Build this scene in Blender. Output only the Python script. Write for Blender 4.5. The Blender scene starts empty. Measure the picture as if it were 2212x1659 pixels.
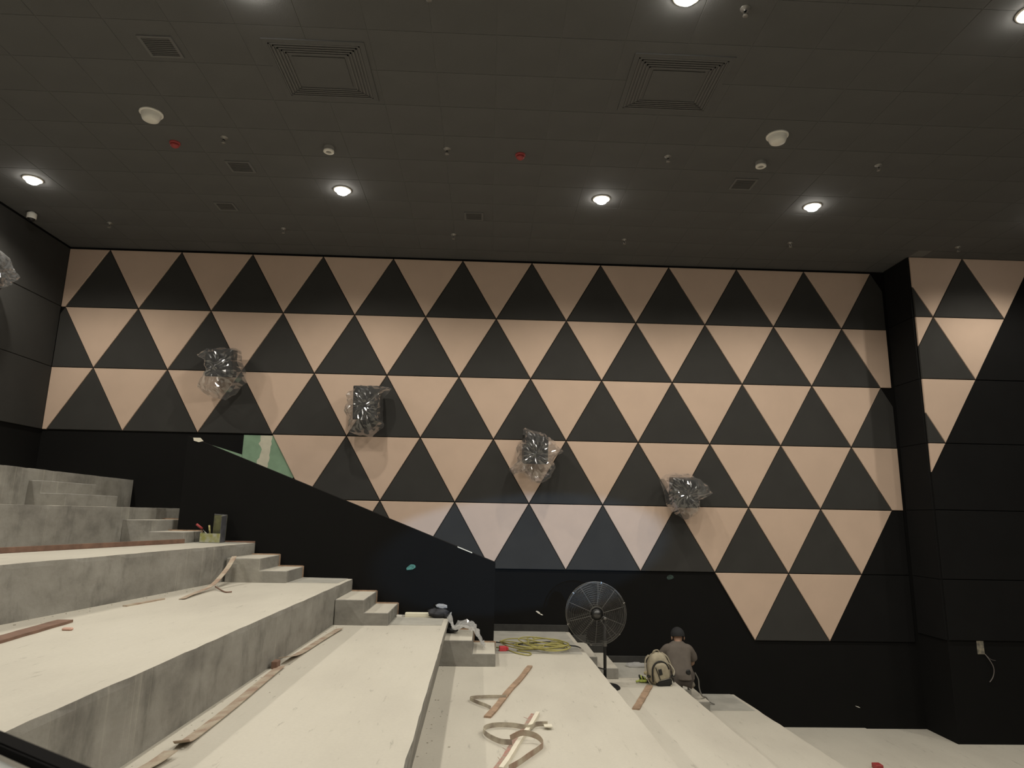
import bpy, bmesh, math, random
from mathutils import Vector, Matrix, noise

random.seed(7)
C = bpy.context.scene.collection
SC = bpy.context.scene
PI = math.pi
R = math.radians
V = Vector

# ------------------------------------------------------------------ camera, world, exposure
def make_camera():
    yaw, pit, roll = 0.0340, 0.1970, 0.0186
    f = V((math.sin(yaw) * math.cos(pit), math.cos(yaw) * math.cos(pit), math.sin(pit)))
    r = V((math.cos(yaw), -math.sin(yaw), 0))
    u = r.cross(f)
    r2 = math.cos(roll) * r + math.sin(roll) * u
    u2 = -math.sin(roll) * r + math.cos(roll) * u
    cd = bpy.data.cameras.new('camera')
    cd.sensor_width = 36
    cd.lens = 1434.95 / 2212 * 36
    cd.clip_start = 0.05
    cd.clip_end = 100
    cd.dof.use_dof = True
    cd.dof.focus_distance = 9.5
    cd.dof.aperture_fstop = 7.8
    o = bpy.data.objects.new('camera', cd)
    C.objects.link(o)
    o.matrix_world = Matrix(((r2.x, u2.x, -f.x, 0), (r2.y, u2.y, -f.y, 0), (r2.z, u2.z, -f.z, 0), (0, 0, 0, 1)))
    SC.camera = o
make_camera()

world = bpy.data.worlds.new('world')
SC.world = world
world.use_nodes = True
world.node_tree.nodes['Background'].inputs[0].default_value = (0, 0, 0, 1)
world.node_tree.nodes['Background'].inputs[1].default_value = 0
SC.view_settings.view_transform = 'Standard'
SC.view_settings.look = 'None'
SC.view_settings.gamma = 1
SC.view_settings.use_curve_mapping = False
SC.view_settings.exposure = 0.0
try:
    SC.cycles.max_bounces = 7
    SC.cycles.diffuse_bounces = 3
    SC.cycles.glossy_bounces = 3
    SC.cycles.transparent_max_bounces = 16
    SC.cycles.adaptive_threshold = 0.04
except AttributeError:
    pass

LAMP_POWER = 207
LAMP_COLOR = (1.0, 0.94, 0.825)
ADDED_LAMP_POWER = 2070

# ------------------------------------------------------------------ key measures (metres, eye height = 0)
D = 10.93          # face of the far wall
ZC = 4.37          # underside of the ceiling
W, H = 1.2, 1.0302 # triangle width and height
X0 = -7.1187       # first triangle node
XL, XR = -7.20, 6.93
YR = 10.23         # face of the projecting wall section
ZF = -3.113        # lowest floor
YN = -3.0          # near wall

# ------------------------------------------------------------------ materials
MATS = {}
def mat(name, col, rough=0.6, metal=0.0, spec=0.5, var=0.0, scale=8.0, bump=0.0, bscale=60.0, col2=None, emis=None, estr=0.0):
    if name in MATS:
        return MATS[name]
    m = bpy.data.materials.new(name)
    m.use_nodes = True
    nt = m.node_tree
    b = nt.nodes['Principled BSDF']
    b.inputs['Roughness'].default_value = rough
    b.inputs['Metallic'].default_value = metal
    b.inputs['Specular IOR Level'].default_value = spec
    b.inputs['Base Color'].default_value = (*col, 1)
    tc = nt.nodes.new('ShaderNodeTexCoord')
    if var or col2:
        n = nt.nodes.new('ShaderNodeTexNoise')
        n.inputs['Scale'].default_value = scale
        n.inputs['Detail'].default_value = 5
        nt.links.new(tc.outputs['Object'], n.inputs['Vector'])
        rp = nt.nodes.new('ShaderNodeValToRGB')
        a = col2 if col2 else tuple(c * (1 - var) for c in col)
        rp.color_ramp.elements[0].position = 0.35
        rp.color_ramp.elements[1].position = 0.65
        rp.color_ramp.elements[0].color = (*a, 1)
        rp.color_ramp.elements[1].color = (*(tuple(min(1, c * (1 + var * .5)) for c in col)), 1)
        nt.links.new(n.outputs['Fac'], rp.inputs['Fac'])
        nt.links.new(rp.outputs['Color'], b.inputs['Base Color'])
    if bump:
        n2 = nt.nodes.new('ShaderNodeTexNoise')
        n2.inputs['Scale'].default_value = bscale
        n2.inputs['Detail'].default_value = 4
        nt.links.new(tc.outputs['Object'], n2.inputs['Vector'])
        bp = nt.nodes.new('ShaderNodeBump')
        bp.inputs['Strength'].default_value = bump
        bp.inputs['Distance'].default_value = 0.01
        nt.links.new(n2.outputs['Fac'], bp.inputs['Height'])
        nt.links.new(bp.outputs['Normal'], b.inputs['Normal'])
    if emis:
        b.inputs['Emission Color'].default_value = (*emis, 1)
        b.inputs['Emission Strength'].default_value = estr
    MATS[name] = m
    return m

def ramp(nt, fac, stops):
    rp = nt.nodes.new('ShaderNodeValToRGB')
    el = rp.color_ramp.elements
    el[0].position, el[0].color = stops[0][0], (*stops[0][1], 1)
    el[1].position, el[1].color = stops[-1][0], (*stops[-1][1], 1)
    for p, c in stops[1:-1]:
        e = el.new(p)
        e.color = (*c, 1)
    nt.links.new(fac, rp.inputs['Fac'])
    return rp.outputs['Color']

def tex(nt, vec, sc, scale=1.0, detail=5, rough=0.55):
    mp = nt.nodes.new('ShaderNodeMapping')
    mp.inputs['Scale'].default_value = sc
    nt.links.new(vec, mp.inputs['Vector'])
    n = nt.nodes.new('ShaderNodeTexNoise')
    n.inputs['Scale'].default_value = scale
    n.inputs['Detail'].default_value = detail
    n.inputs['Roughness'].default_value = rough
    nt.links.new(mp.outputs['Vector'], n.inputs['Vector'])
    return n.outputs['Fac']

def mul(nt, a, b, fac=1.0):
    mx = nt.nodes.new('ShaderNodeMix')
    mx.data_type = 'RGBA'
    mx.blend_type = 'MULTIPLY'
    mx.inputs['Factor'].default_value = fac
    nt.links.new(a, mx.inputs['A'])
    nt.links.new(b, mx.inputs['B'])
    return mx.outputs['Result']

def bump_to(nt, b, fac, strength=0.3, dist=0.01):
    bp = nt.nodes.new('ShaderNodeBump')
    bp.inputs['Strength'].default_value = strength
    bp.inputs['Distance'].default_value = dist
    nt.links.new(fac, bp.inputs['Height'])
    nt.links.new(bp.outputs['Normal'], b.inputs['Normal'])

def concrete_top():
    m = bpy.data.materials.new('dusty_cement_screed')
    m.use_nodes = True
    nt = m.node_tree
    b = nt.nodes['Principled BSDF']
    b.inputs['Roughness'].default_value = 0.9
    b.inputs['Specular IOR Level'].default_value = 0.2
    g = nt.nodes.new('ShaderNodeNewGeometry').outputs['Position']
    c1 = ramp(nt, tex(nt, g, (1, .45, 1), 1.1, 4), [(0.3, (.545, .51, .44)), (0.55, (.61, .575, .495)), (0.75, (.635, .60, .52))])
    c2 = ramp(nt, tex(nt, g, (7, 1.3, 1), 2.3, 6, .7), [(0.29, (.55, .55, .54)), (0.38, (.96, .96, .96)), (1, (1, 1, 1))])
    c3 = ramp(nt, tex(nt, g, (1, 1, 1), 45, 3), [(0.2, (.94, .94, .94)), (0.8, (1, 1, 1))])
    nt.links.new(mul(nt, mul(nt, c1, c2, .8), c3), b.inputs['Base Color'])
    bump_to(nt, b, tex(nt, g, (1, 1, 1), 28, 5), .12)
    return m

def concrete_side():
    m = bpy.data.materials.new('grey_cast_concrete')
    m.use_nodes = True
    nt = m.node_tree
    b = nt.nodes['Principled BSDF']
    b.inputs['Roughness'].default_value = 0.92
    b.inputs['Specular IOR Level'].default_value = 0.2
    g = nt.nodes.new('ShaderNodeNewGeometry').outputs['Position']
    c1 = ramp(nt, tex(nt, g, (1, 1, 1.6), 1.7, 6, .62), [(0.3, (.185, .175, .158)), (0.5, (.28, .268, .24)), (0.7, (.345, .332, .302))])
    # pale drips running down the face, in scattered groups
    s0 = ramp(nt, tex(nt, g, (.2, 6.0, .03), 2.6, 3, .8), [(0.57, (0, 0, 0)), (0.61, (1, 1, 1)), (0.65, (0, 0, 0))])
    sm = ramp(nt, tex(nt, g, (1, .9, .6), 1.5, 2, .5), [(0.5, (0, 0, 0)), (0.6, (1, 1, 1))])
    s = ramp(nt, mul(nt, s0, sm), [(0, (1, 1, 1)), (1, (1.35, 1.34, 1.3))])
    s2 = ramp(nt, tex(nt, g, (1, 1.8, .7), 1.3, 5, .7), [(0.3, (.66, .66, .66)), (0.45, (1, 1, 1)), (1, (1.05, 1.05, 1.05))])
    nt.links.new(mul(nt, mul(nt, c1, s), s2), b.inputs['Base Color'])
    bump_to(nt, b, tex(nt, g, (1, 1, 1), 16, 6), .3, .02)
    return m

M_TOP = concrete_top()
M_SIDE = concrete_side()

def film(name, tint=(1, 1, 1), base=0.10, milky=0.05):
    m = bpy.data.materials.new(name)
    m.use_nodes = True
    nt = m.node_tree
    nt.nodes.remove(nt.nodes['Principled BSDF'])
    out = nt.nodes['Material Output']
    tr = nt.nodes.new('ShaderNodeBsdfTransparent')
    tr.inputs[0].default_value = (.97, .97, .97, 1)
    gl = nt.nodes.new('ShaderNodeBsdfGlossy')
    gl.inputs['Roughness'].default_value = 0.11
    gl.inputs['Color'].default_value = (*tint, 1)
    df = nt.nodes.new('ShaderNodeBsdfTranslucent')
    df.inputs['Color'].default_value = (.8, .8, .8, 1)
    d2 = nt.nodes.new('ShaderNodeBsdfDiffuse')
    d2.inputs['Color'].default_value = (.8, .8, .8, 1)
    ad = nt.nodes.new('ShaderNodeMixShader')
    nt.links.new(df.outputs[0], ad.inputs[1])
    nt.links.new(d2.outputs[0], ad.inputs[2])
    lw = nt.nodes.new('ShaderNodeLayerWeight')
    lw.inputs['Blend'].default_value = 0.25
    ma = nt.nodes.new('ShaderNodeMath')
    ma.operation = 'MULTIPLY_ADD'
    ma.inputs[1].default_value = 0.55
    ma.inputs[2].default_value = base
    ma.use_clamp = True
    nt.links.new(lw.outputs['Facing'], ma.inputs[0])
    m1 = nt.nodes.new('ShaderNodeMixShader')
    nt.links.new(ma.outputs[0], m1.inputs[0])
    nt.links.new(tr.outputs[0], m1.inputs[1])
    nt.links.new(gl.outputs[0], m1.inputs[2])
    m2 = nt.nodes.new('ShaderNodeMixShader')
    m2.inputs[0].default_value = milky
    nt.links.new(m1.outputs[0], m2.inputs[1])
    nt.links.new(ad.outputs[0], m2.inputs[2])
    nt.links.new(m2.outputs[0], out.inputs['Surface'])
    return m

M_FILM = film('clear_plastic_film', base=.13, milky=.06)
M_SHEET = film('cloudy_plastic_sheet', base=.14, milky=.5)
M_TAN = mat('tan_fabric', (.61, .457, .355), .95, spec=.15, var=.03, scale=3, bump=.15, bscale=300)
M_DARK = mat('charcoal_fabric', (.048, .0465, .0435), .95, spec=.15, var=.06, scale=3, bump=.15, bscale=300)
M_BLACK = mat('black_wall_paint', (.0045, .0043, .004), .85, spec=.2, var=.1, scale=2)
M_BLPANEL = mat('black_fabric_panel', (.0085, .0083, .0082), .95, spec=.15, var=.08, scale=3)
M_CEIL = mat('black_ceiling_tile', (.118, .117, .115), .9, spec=.15, var=.06, scale=1.5, bump=.2, bscale=140)
M_TBAR = mat('dark_ceiling_grid', (.145, .143, .14), .8)
M_VENT = mat('dark_metal_vent', (.106, .105, .103), .6, spec=.3)
M_VENTL = mat('grey_vent_frame', (.138, .136, .133), .6, spec=.3)
M_SKIRT = mat('dark_grey_skirting', (.03, .029, .027), .6, var=.2, scale=14)
M_WHITE = mat('white_plastic', (.80, .775, .71), .45)
M_RED = mat('red_plastic', (.36, .05, .05), .5)
M_CHROME = mat('chrome', (.7, .68, .65), .25, metal=1)
M_STEEL = mat('dark_steel', (.10, .10, .10), .35, metal=.9)
M_WIRE = mat('grey_guard_wire', (.15, .145, .135), .45, metal=.5)
M_BLKPL = mat('black_plastic', (.012, .012, .012), .45)
M_GREEN = mat('green_drywall', (.235, .36, .24), .85, var=.12, scale=5)
M_PLASTER = mat('pale_joint_compound', (.60, .57, .45), .9, var=.08, scale=9)
M_PLY = mat('raw_plywood', (.38, .26, .175), .8, var=.25, scale=14, bump=.2)
M_PLYD = mat('stained_plywood', (.36, .25, .185), .8, col2=(.52, .46, .36), scale=7, bump=.3)
M_BRWN = mat('reddish_brown_board', (.20, .115, .08), .75, var=.25, scale=7, bump=.2)
M_CREAM = mat('white_painted_batten', (.80, .75, .62), .6, var=.06, scale=10)
M_PINK = mat('torn_pink_laminate', (.42, .20, .165), .9, col2=(.36, .30, .24), scale=22, bump=.6)
M_YEL = mat('yellow_cable', (.40, .36, .115), .5, var=.1, scale=30)
M_BLKC = mat('black_cable', (.018, .018, .018), .5)
M_LENS = mat('lit_lamp_lens', (1, 1, 1), .3, emis=(1, .95, .86), estr=62)

# ------------------------------------------------------------------ mesh helpers
def link(name, me, parent=None, m=None, smooth=False):
    o = bpy.data.objects.new(name, me)
    C.objects.link(o)
    if m is not None:
        for x in (m if isinstance(m, (list, tuple)) else [m]):
            me.materials.append(x)
    if smooth:
        me.polygons.foreach_set('use_smooth', [True] * len(me.polygons))
    if parent is not None:
        o.parent = parent
    return o

def from_bm(name, bm, parent=None, m=None, smooth=False):
    bmesh.ops.recalc_face_normals(bm, faces=bm.faces)
    me = bpy.data.meshes.new(name)
    bm.to_mesh(me)
    bm.free()
    return link(name, me, parent, m, smooth)

def pyd(name, v, f, parent=None, m=None, smooth=False, mi=None, recalc=True):
    me = bpy.data.meshes.new(name)
    me.from_pydata([tuple(p) for p in v], [], f)
    if mi:
        for p, k in zip(me.polygons, mi):
            p.material_index = k
    if recalc:
        bm = bmesh.new()
        bm.from_mesh(me)
        bmesh.ops.recalc_face_normals(bm, faces=bm.faces)
        bm.to_mesh(me)
        bm.free()
    return link(name, me, parent, m, smooth)

def tag(o, label, cat, group=None, kind=None):
    o['label'] = label
    o['category'] = cat
    if group:
        o['group'] = group
    if kind:
        o['kind'] = kind
    return o

def empty(name, loc, label, cat, group=None, rz=0.0):
    o = bpy.data.objects.new(name, None)
    o.empty_display_size = .1
    C.objects.link(o)
    o.location = loc
    o.rotation_euler = (0, 0, rz)
    return tag(o, label, cat, group)

def bm_box(bm, lo, hi, M=None):
    r = bmesh.ops.create_cube(bm, size=1)
    vs = r['verts']
    c = [(a + b) / 2 for a, b in zip(lo, hi)]
    s = [b - a for a, b in zip(lo, hi)]
    for v in vs:
        v.co = V((v.co.x * s[0] + c[0], v.co.y * s[1] + c[1], v.co.z * s[2] + c[2]))
        if M is not None:
            v.co = M @ v.co
    return vs

def box(name, lo, hi, m, parent=None, bevel=0.0, M=None, seg=1):
    bm = bmesh.new()
    bm_box(bm, lo, hi, M)
    if bevel:
        bmesh.ops.bevel(bm, geom=bm.edges[:], offset=bevel, segments=seg, affect='EDGES', profile=.6)
    return from_bm(name, bm, parent, m)

def smoothline(pts, n=6, closed=False):
    P = [V(p) for p in pts]
    if len(P) < 3:
        return P
    out = []
    L = len(P)
    rng = range(L if closed else L - 1)
    for i in rng:
        p0 = P[(i - 1) % L] if (closed or i > 0) else P[0]
        p1 = P[i]
        p2 = P[(i + 1) % L]
        p3 = P[(i + 2) % L] if (closed or i + 2 < L) else P[-1]
        for k in range(n):
            t = k / n
            out.append(.5 * ((2 * p1) + (p2 - p0) * t + (2 * p0 - 5 * p1 + 4 * p2 - p3) * t * t + (3 * p1 - p0 - 3 * p2 + p3) * t ** 3))
    if not closed:
        out.append(P[-1])
    return out

def tube_into(bm, pts, r, seg=6, closed=False, caps=True, rad=None):
    P = [V(p) for p in pts]
    n = len(P)
    rings = []
    ref = None
    for i in range(n):
        a = P[(i - 1) % n] if (closed or i > 0) else P[i]
        b = P[(i + 1) % n] if (closed or i < n - 1) else P[i]
        t = (b - a)
        if t.length < 1e-9:
            t = V((0, 0, 1))
        t.normalize()
        if ref is None:
            ref = V((0, 0, 1)) if abs(t.z) < .9 else V((1, 0, 0))
        x = ref - t * ref.dot(t)
        if x.length < 1e-6:
            x = t.orthogonal()
        x.normalize()
        y = t.cross(x)
        ref = x
        rr = rad[i] if rad else r
        rings.append([bm.verts.new(P[i] + (x * math.cos(k * 2 * PI / seg) + y * math.sin(k * 2 * PI / seg)) * rr) for k in range(seg)])
    for i in range(n if closed else n - 1):
        A, B = rings[i], rings[(i + 1) % n]
        for k in range(seg):
            bm.faces.new((A[k], A[(k + 1) % seg], B[(k + 1) % seg], B[k]))
    if caps and not closed:
        bm.faces.new(rings[0][::-1])
        bm.faces.new(rings[-1])

def tube(name, pts, r, m, parent=None, seg=6, closed=False, rad=None):
    bm = bmesh.new()
    tube_into(bm, pts, r, seg, closed, True, rad)
    return from_bm(name, bm, parent, m, True)

def lathe(name, prof, m, parent=None, seg=24, loc=(0, 0, 0), smooth=True, axis='Z'):
    """prof: list of (radius, height)."""
    bm = bmesh.new()
    rings = []
    for r, z in prof:
        if r < 1e-6:
            rings.append([bm.verts.new((0, 0, z))])
        else:
            rings.append([bm.verts.new((r * math.cos(k * 2 * PI / seg), r * math.sin(k * 2 * PI / seg), z)) for k in range(seg)])
    for A, B in zip(rings, rings[1:]):
        for k in range(seg):
            k2 = (k + 1) % seg
            if len(A) == 1 and len(B) == 1:
                continue
            if len(A) == 1:
                bm.faces.new((A[0], B[k], B[k2]))
            elif len(B) == 1:
                bm.faces.new((A[k], A[k2], B[0]))
            else:
                bm.faces.new((A[k], A[k2], B[k2], B[k]))
    if axis == 'Y':
        bmesh.ops.rotate(bm, verts=bm.verts, cent=(0, 0, 0), matrix=Matrix.Rotation(R(90), 3, 'X'))
    o = from_bm(name, bm, parent, m, smooth)
    o.location = loc
    return o

def ribbon(name, pts, half, thick, side, m, parent=None, n=6):
    """flat strip swept along pts; side = direction of its width (one vector or one per point)."""
    P = smoothline(pts, n)
    if isinstance(side, list):
        S = smoothline(side, n)
    else:
        S = [V(side)] * len(P)
    bm = bmesh.new()
    rows = []
    for i, p in enumerate(P):
        t = (P[min(i + 1, len(P) - 1)] - P[max(i - 1, 0)]).normalized()
        s = S[i] - t * S[i].dot(t)
        s.normalize()
        nn = t.cross(s).normalized()
        rows.append([bm.verts.new(p + s * half * a + nn * thick * .5 * b) for a, b in ((-1, -1), (1, -1), (1, 1), (-1, 1))])
    for A, B in zip(rows, rows[1:]):
        for k in range(4):
            bm.faces.new((A[k], A[(k + 1) % 4], B[(k + 1) % 4], B[k]))
    bm.faces.new(rows[0][::-1])
    bm.faces.new(rows[-1])
    return from_bm(name, bm, parent, m)

def plank(name, a, b, width, thick, m, parent=None, wob=0.0):
    """board lying on the ground from a to b (points on its underside axis)."""
    a, b = V(a), V(b)
    t = (b - a)
    L = t.length
    t.normalize()
    s = t.cross(V((0, 0, 1))).normalized()
    up = s.cross(t)
    bm = bmesh.new()
    N = 10
    rows = []
    for i in range(N + 1):
        p = a + t * L * i / N + s * wob * math.sin(i * 1.1)
        w = width * .5 * (1 + .06 * math.sin(i * 2.3))
        rows.append([bm.verts.new(p + s * w * q + up * h) for q, h in ((-1, 0), (1, 0), (1, thick), (-1, thick))])
    for A, B in zip(rows, rows[1:]):
        for k in range(4):
            bm.faces.new((A[k], A[(k + 1) % 4], B[(k + 1) % 4], B[k]))
    bm.faces.new(rows[0][::-1])
    bm.faces.new(rows[-1])
    return from_bm(name, bm, parent, m)

def clip_x(poly, lo, hi):
    def half(P, f):
        out = []
        for i in range(len(P)):
            a, b = P[i], P[(i + 1) % len(P)]
            fa, fb = f(a), f(b)
            if fa >= 0:
                out.append(a)
            if (fa >= 0) != (fb >= 0):
                t = fa / (fa - fb)
                out.append((a[0] + (b[0] - a[0]) * t, a[1] + (b[1] - a[1]) * t))
        return out
    P = half(poly, lambda p: p[0] - lo)
    if P:
        P = half(P, lambda p: hi - p[0])
    Q = []
    for p in P:
        if not Q or (abs(p[0] - Q[-1][0]) + abs(p[1] - Q[-1][1])) > 1e-5:
            Q.append(p)
    if len(Q) > 1 and abs(Q[0][0] - Q[-1][0]) + abs(Q[0][1] - Q[-1][1]) < 1e-5:
        Q.pop()
    return Q

def inset(poly, d):
    n = len(poly)
    ar = sum(poly[i][0] * poly[(i + 1) % n][1] - poly[(i + 1) % n][0] * poly[i][1] for i in range(n))
    P = poly if ar > 0 else poly[::-1]
    out = []
    for i in range(n):
        p0, p1, p2 = V(P[i - 1]), V(P[i]), V(P[(i + 1) % n])
        e1, e2 = (p1 - p0).normalized(), (p2 - p1).normalized()
        n1, n2 = V((-e1.y, e1.x)), V((-e2.y, e2.x))
        k = 1 + n1.dot(n2)
        out.append(p1 + (n1 + n2) * d / max(k, .2))
    return out

def panel(name, poly, y, th, m, parent, gap=.005, axis='y'):
    """wall panel with a polygon in (x, z); back on plane y, front th nearer the room, edges eased."""
    P = inset(poly, gap)
    Q = inset(poly, gap + .006)
    n = len(P)
    lay = [(P, 0.0), (P, th - .006), (Q, th)]
    v = []
    for L, d in lay:
        for p in L:
            v.append((p.x, y - d, p.y) if axis == 'y' else (y + d, p.x, p.y))
    f = []
    for a in range(2):
        for i in range(n):
            j = (i + 1) % n
            f.append((a * n + i, a * n + j, (a + 1) * n + j, (a + 1) * n + i))
    f.append(tuple(range(2 * n, 3 * n)))
    f.append(tuple(range(n - 1, -1, -1)))
    return pyd(name, v, f, parent, m)

# ================================================================== STRUCTURE
def tier_y(parapet_x):
    return 9.17 + .13 * (.15 - parapet_x)

# --- floor and seating tiers
floor = box('floor', (-7.2, YN, ZF - .25), (5.95, D + .1, ZF), [M_TOP])
tag(floor, 'dusty grey cement floor stepping up in broad seating tiers', 'floor', kind='structure')
slab = box('floor_slab', (5.955, YN, ZF - .26), (13, D + .1, ZF - .012), [M_TOP], floor)

TIERS = [  # top z, front x at far wall, drift per metre towards the camera, riser base offset
    (-2.647, 3.91, .040, 0),
    (-2.200, 2.645, .013, 0),
    (-1.756, 1.337, .017, 0),
    (-1.312, -.48, .011, -.07),
    (-.868, -1.775, -.0127, 0),
    (-.424, -3.07, -.10, 0),
    (.030, -4.763, -.02, 0),
    (.464, -5.653, .07, 0),
]
def front_x(i, y):
    if i >= len(TIERS):
        return -7.25
    z, x, s, b = TIERS[i]
    return x + s * (D - y)

tiers = []
for i, (z, x, s, boff) in enumerate(TIERS):
    N = 90
    v, f, mi = [], [], []
    zb = TIERS[i - 1][0] if i else ZF
    for k in range(N + 1):
        y = YN + (D + .05 - YN) * k / N
        xf = front_x(i, y)
        xb = front_x(i + 1, y) - .02 + (TIERS[i + 1][3] if i + 1 < len(TIERS) else 0)
        j1 = noise.noise(V((y * 3.1, i * 7.7, 0))) * .008 + noise.noise(V((y * 11, i * 3.7, 2))) * .006
        j2 = abs(noise.noise(V((y * 6.3, i * 5.1, 5)))) * .008
        v += [(xb, y, z), (xf - .05, y, z), (xf + j1, y, z - j2), (xf + .004, y, z - .04),
              (xf + boff, y, zb - .02), (xb, y, zb - .02)]
    for k in range(N):
        a, b = k * 6, (k + 1) * 6
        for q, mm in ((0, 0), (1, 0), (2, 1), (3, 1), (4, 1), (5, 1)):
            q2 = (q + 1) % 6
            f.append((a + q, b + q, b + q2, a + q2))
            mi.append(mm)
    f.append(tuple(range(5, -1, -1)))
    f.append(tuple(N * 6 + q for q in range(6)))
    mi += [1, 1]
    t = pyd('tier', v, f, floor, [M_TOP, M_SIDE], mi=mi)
    tiers.append(t)

def step_pair(ti, xs, y0, y1, h=.148, ends=None):
    """two cast half steps standing on tier ti; xs = (riser, upper end, lower end)."""
    zb = TIERS[ti][0] - .004
    r, a, b = xs
    yb = y1 if callable(y1) else (lambda x: y1)
    prof = [(r, 0), (b, 0), (b, h), (a, h), (a, 2 * h), (r, 2 * h)]
    bm = bmesh.new()
    n0 = [bm.verts.new((x, y0, zb + z)) for x, z in prof]
    n1 = [bm.verts.new((x, yb(x if x < b else b), zb + z)) for x, z in prof]
    bm.faces.new(n0[::-1])
    bm.faces.new(n1)
    for k in range(6):
        bm.faces.new((n0[k], n0[(k + 1) % 6], n1[(k + 1) % 6], n1[k]))
    bmesh.ops.recalc_face_normals(bm, faces=bm.faces)
    bmesh.ops.bevel(bm, geom=bm.edges[:], offset=.007, segments=1, affect='EDGES')
    for fc in bm.faces:
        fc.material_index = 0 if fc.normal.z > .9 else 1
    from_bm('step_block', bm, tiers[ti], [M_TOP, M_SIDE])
    if callable(y1):
        for (x0, x1, z0, z1) in ((r + .02, a, zb + 2 * h - .05, zb + 2 * h + .016), (a, b, zb + h - .05, zb + h + .016)):
            yy = min(y1(x0), y1(x1))
            box('formwork_strip', (x0, yy - .022, z0), (x1, yy - .004, z1), M_PLY, tiers[ti])
        box('formwork_strip', (a + .001, y1(a) - .03, zb + h), (a + .012, y1(a) - .002, zb + 2 * h + .01), M_PLY, tiers[ti])
        box('formwork_strip', (b + .001, y1(b) - .03, zb), (b + .012, y1(b) - .002, zb + h + .01), M_PLY, tiers[ti])

step_pair(2, (-.53, -.13, .15), 8.41, tier_y)
step_pair(3, (-1.80, -1.45, -1.153), 8.44, tier_y)
step_pair(4, (-3.25, -2.83, -2.49), 8.74, tier_y)
step_pair(5, (-4.80, -4.44, -3.98), 9.14, lambda x: 9.7 if x > -4.3 else 10.2)
step_pair(6, (-5.62, -5.30, -5.0), 8.2, 9.33)
step_pair(1, (1.33, 1.605, 1.90), 9.84, D - .005)
step_pair(0, (2.64, 2.95, 3.21), 9.93, D - .005)

M_AISLE = mat('grey_aisle_screed', (.43, .415, .37), .9, spec=.2, var=.12, scale=4, bump=.15, bscale=30)
def aisle(ti, x0, y0, yb, x1=None):
    z = TIERS[ti][0]
    x1a = front_x(ti, y0) - .06 if x1 is None else x1
    x1b = front_x(ti, yb(1) if callable(yb) else yb) - .06 if x1 is None else x1
    q = [(x0, y0), (x1a, y0), (x1b, yb(x1b) if callable(yb) else yb), (x0, yb(x0) if callable(yb) else yb)]
    v = [(p[0], p[1], z + .004) for p in q] + [(p[0], p[1], z - .01) for p in q]
    pyd('aisle_screed', v, [(0, 1, 2, 3), (0, 4, 5, 1), (1, 5, 6, 2), (2, 6, 7, 3), (3, 7, 4, 0)], tiers[ti], M_AISLE)
aisle(3, -1.15, 8.50, tier_y)
aisle(4, -2.48, 8.80, tier_y)
aisle(5, -3.97, 9.22, tier_y)
aisle(2, .155, 9.20, D)
aisle(1, 1.905, 9.93, D)
aisle(0, 3.215, 10.03, D)
# --- far wall
wall = box('wall_far', (XL - .2, D, ZF - .2), (XR, D + .2, ZC + .3), M_BLACK)
tag(wall, 'black far wall clad in tan and charcoal triangle panels', 'wall', kind='structure')

def node(u, line):
    return (X0 + u * W / 2, 4.3321 - line * H)

TH = .03
def tri_cells(row, downs, ups):
    for u in downs:
        P = [node(u, row), node(u + 2, row), node(u + 1, row + 1)]
        P = clip_x(P, XL + .01, XR - .06)
        if len(P) >= 3:
            panel('triangle_panel', P, D, TH, M_TAN, wall)
    for u in ups:
        P = [node(u, row), node(u + 1, row + 1), node(u - 1, row + 1)]
        P = clip_x(P, XL + .01, XR - .06)
        if len(P) >= 3:
            panel('triangle_panel', P, D, TH - .004, M_DARK, wall)
tri_cells(0, range(1, 23, 2), range(1, 25, 2))
tri_cells(1, range(0, 22, 2), range(0, 24, 2))
tri_cells(2, range(1, 23, 2), range(1, 25, 2))
tri_cells(3, range(6, 22, 2), range(8, 24, 2))
tri_cells(4, range(7, 23, 2), range(9, 23, 2))
tri_cells(5, range(18, 22, 2), range(20, 21, 2))
# black panels to the right of the tan points
def P5(*uv):
    return [node(*q) for q in uv]
xr_u = (XR - .06 - X0) / .6
xl_u = (XL + .01 - X0) / .6
for ln in (0, 2):   # cut panels against the rear corner
    panel('triangle_panel', P5((xl_u, ln), (1, ln), (0, ln + 1), (xl_u, ln + 1)), D, TH, M_TAN, wall)
for ln in (1, 3):   # cut panels against the right corner
    panel('triangle_panel', P5((22, ln), (xr_u, ln), (xr_u, ln + 1), (23, ln + 1)), D, TH, M_TAN, wall)
panel('black_panel', P5((23, 4), (xr_u, 4), (xr_u, 5), (22, 5)), D, TH - .006, M_BLPANEL, wall)
panel('black_panel', P5((22, 5), (xr_u, 5), (xr_u, 6), (21, 6)), D, TH - .006, M_BLPANEL, wall)

# skirting boards along the aisle
def skirt(x0, x1, z):
    box('skirting_board', (x0, D - .02, z), (x1, D - .001, z + .1), M_SKIRT, wall, .004)
skirt(.16, 1.33, -1.752)
skirt(1.345, 1.60, -1.900)
skirt(1.612, 1.895, -2.050)
skirt(1.91, 2.64, -2.198)

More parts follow.
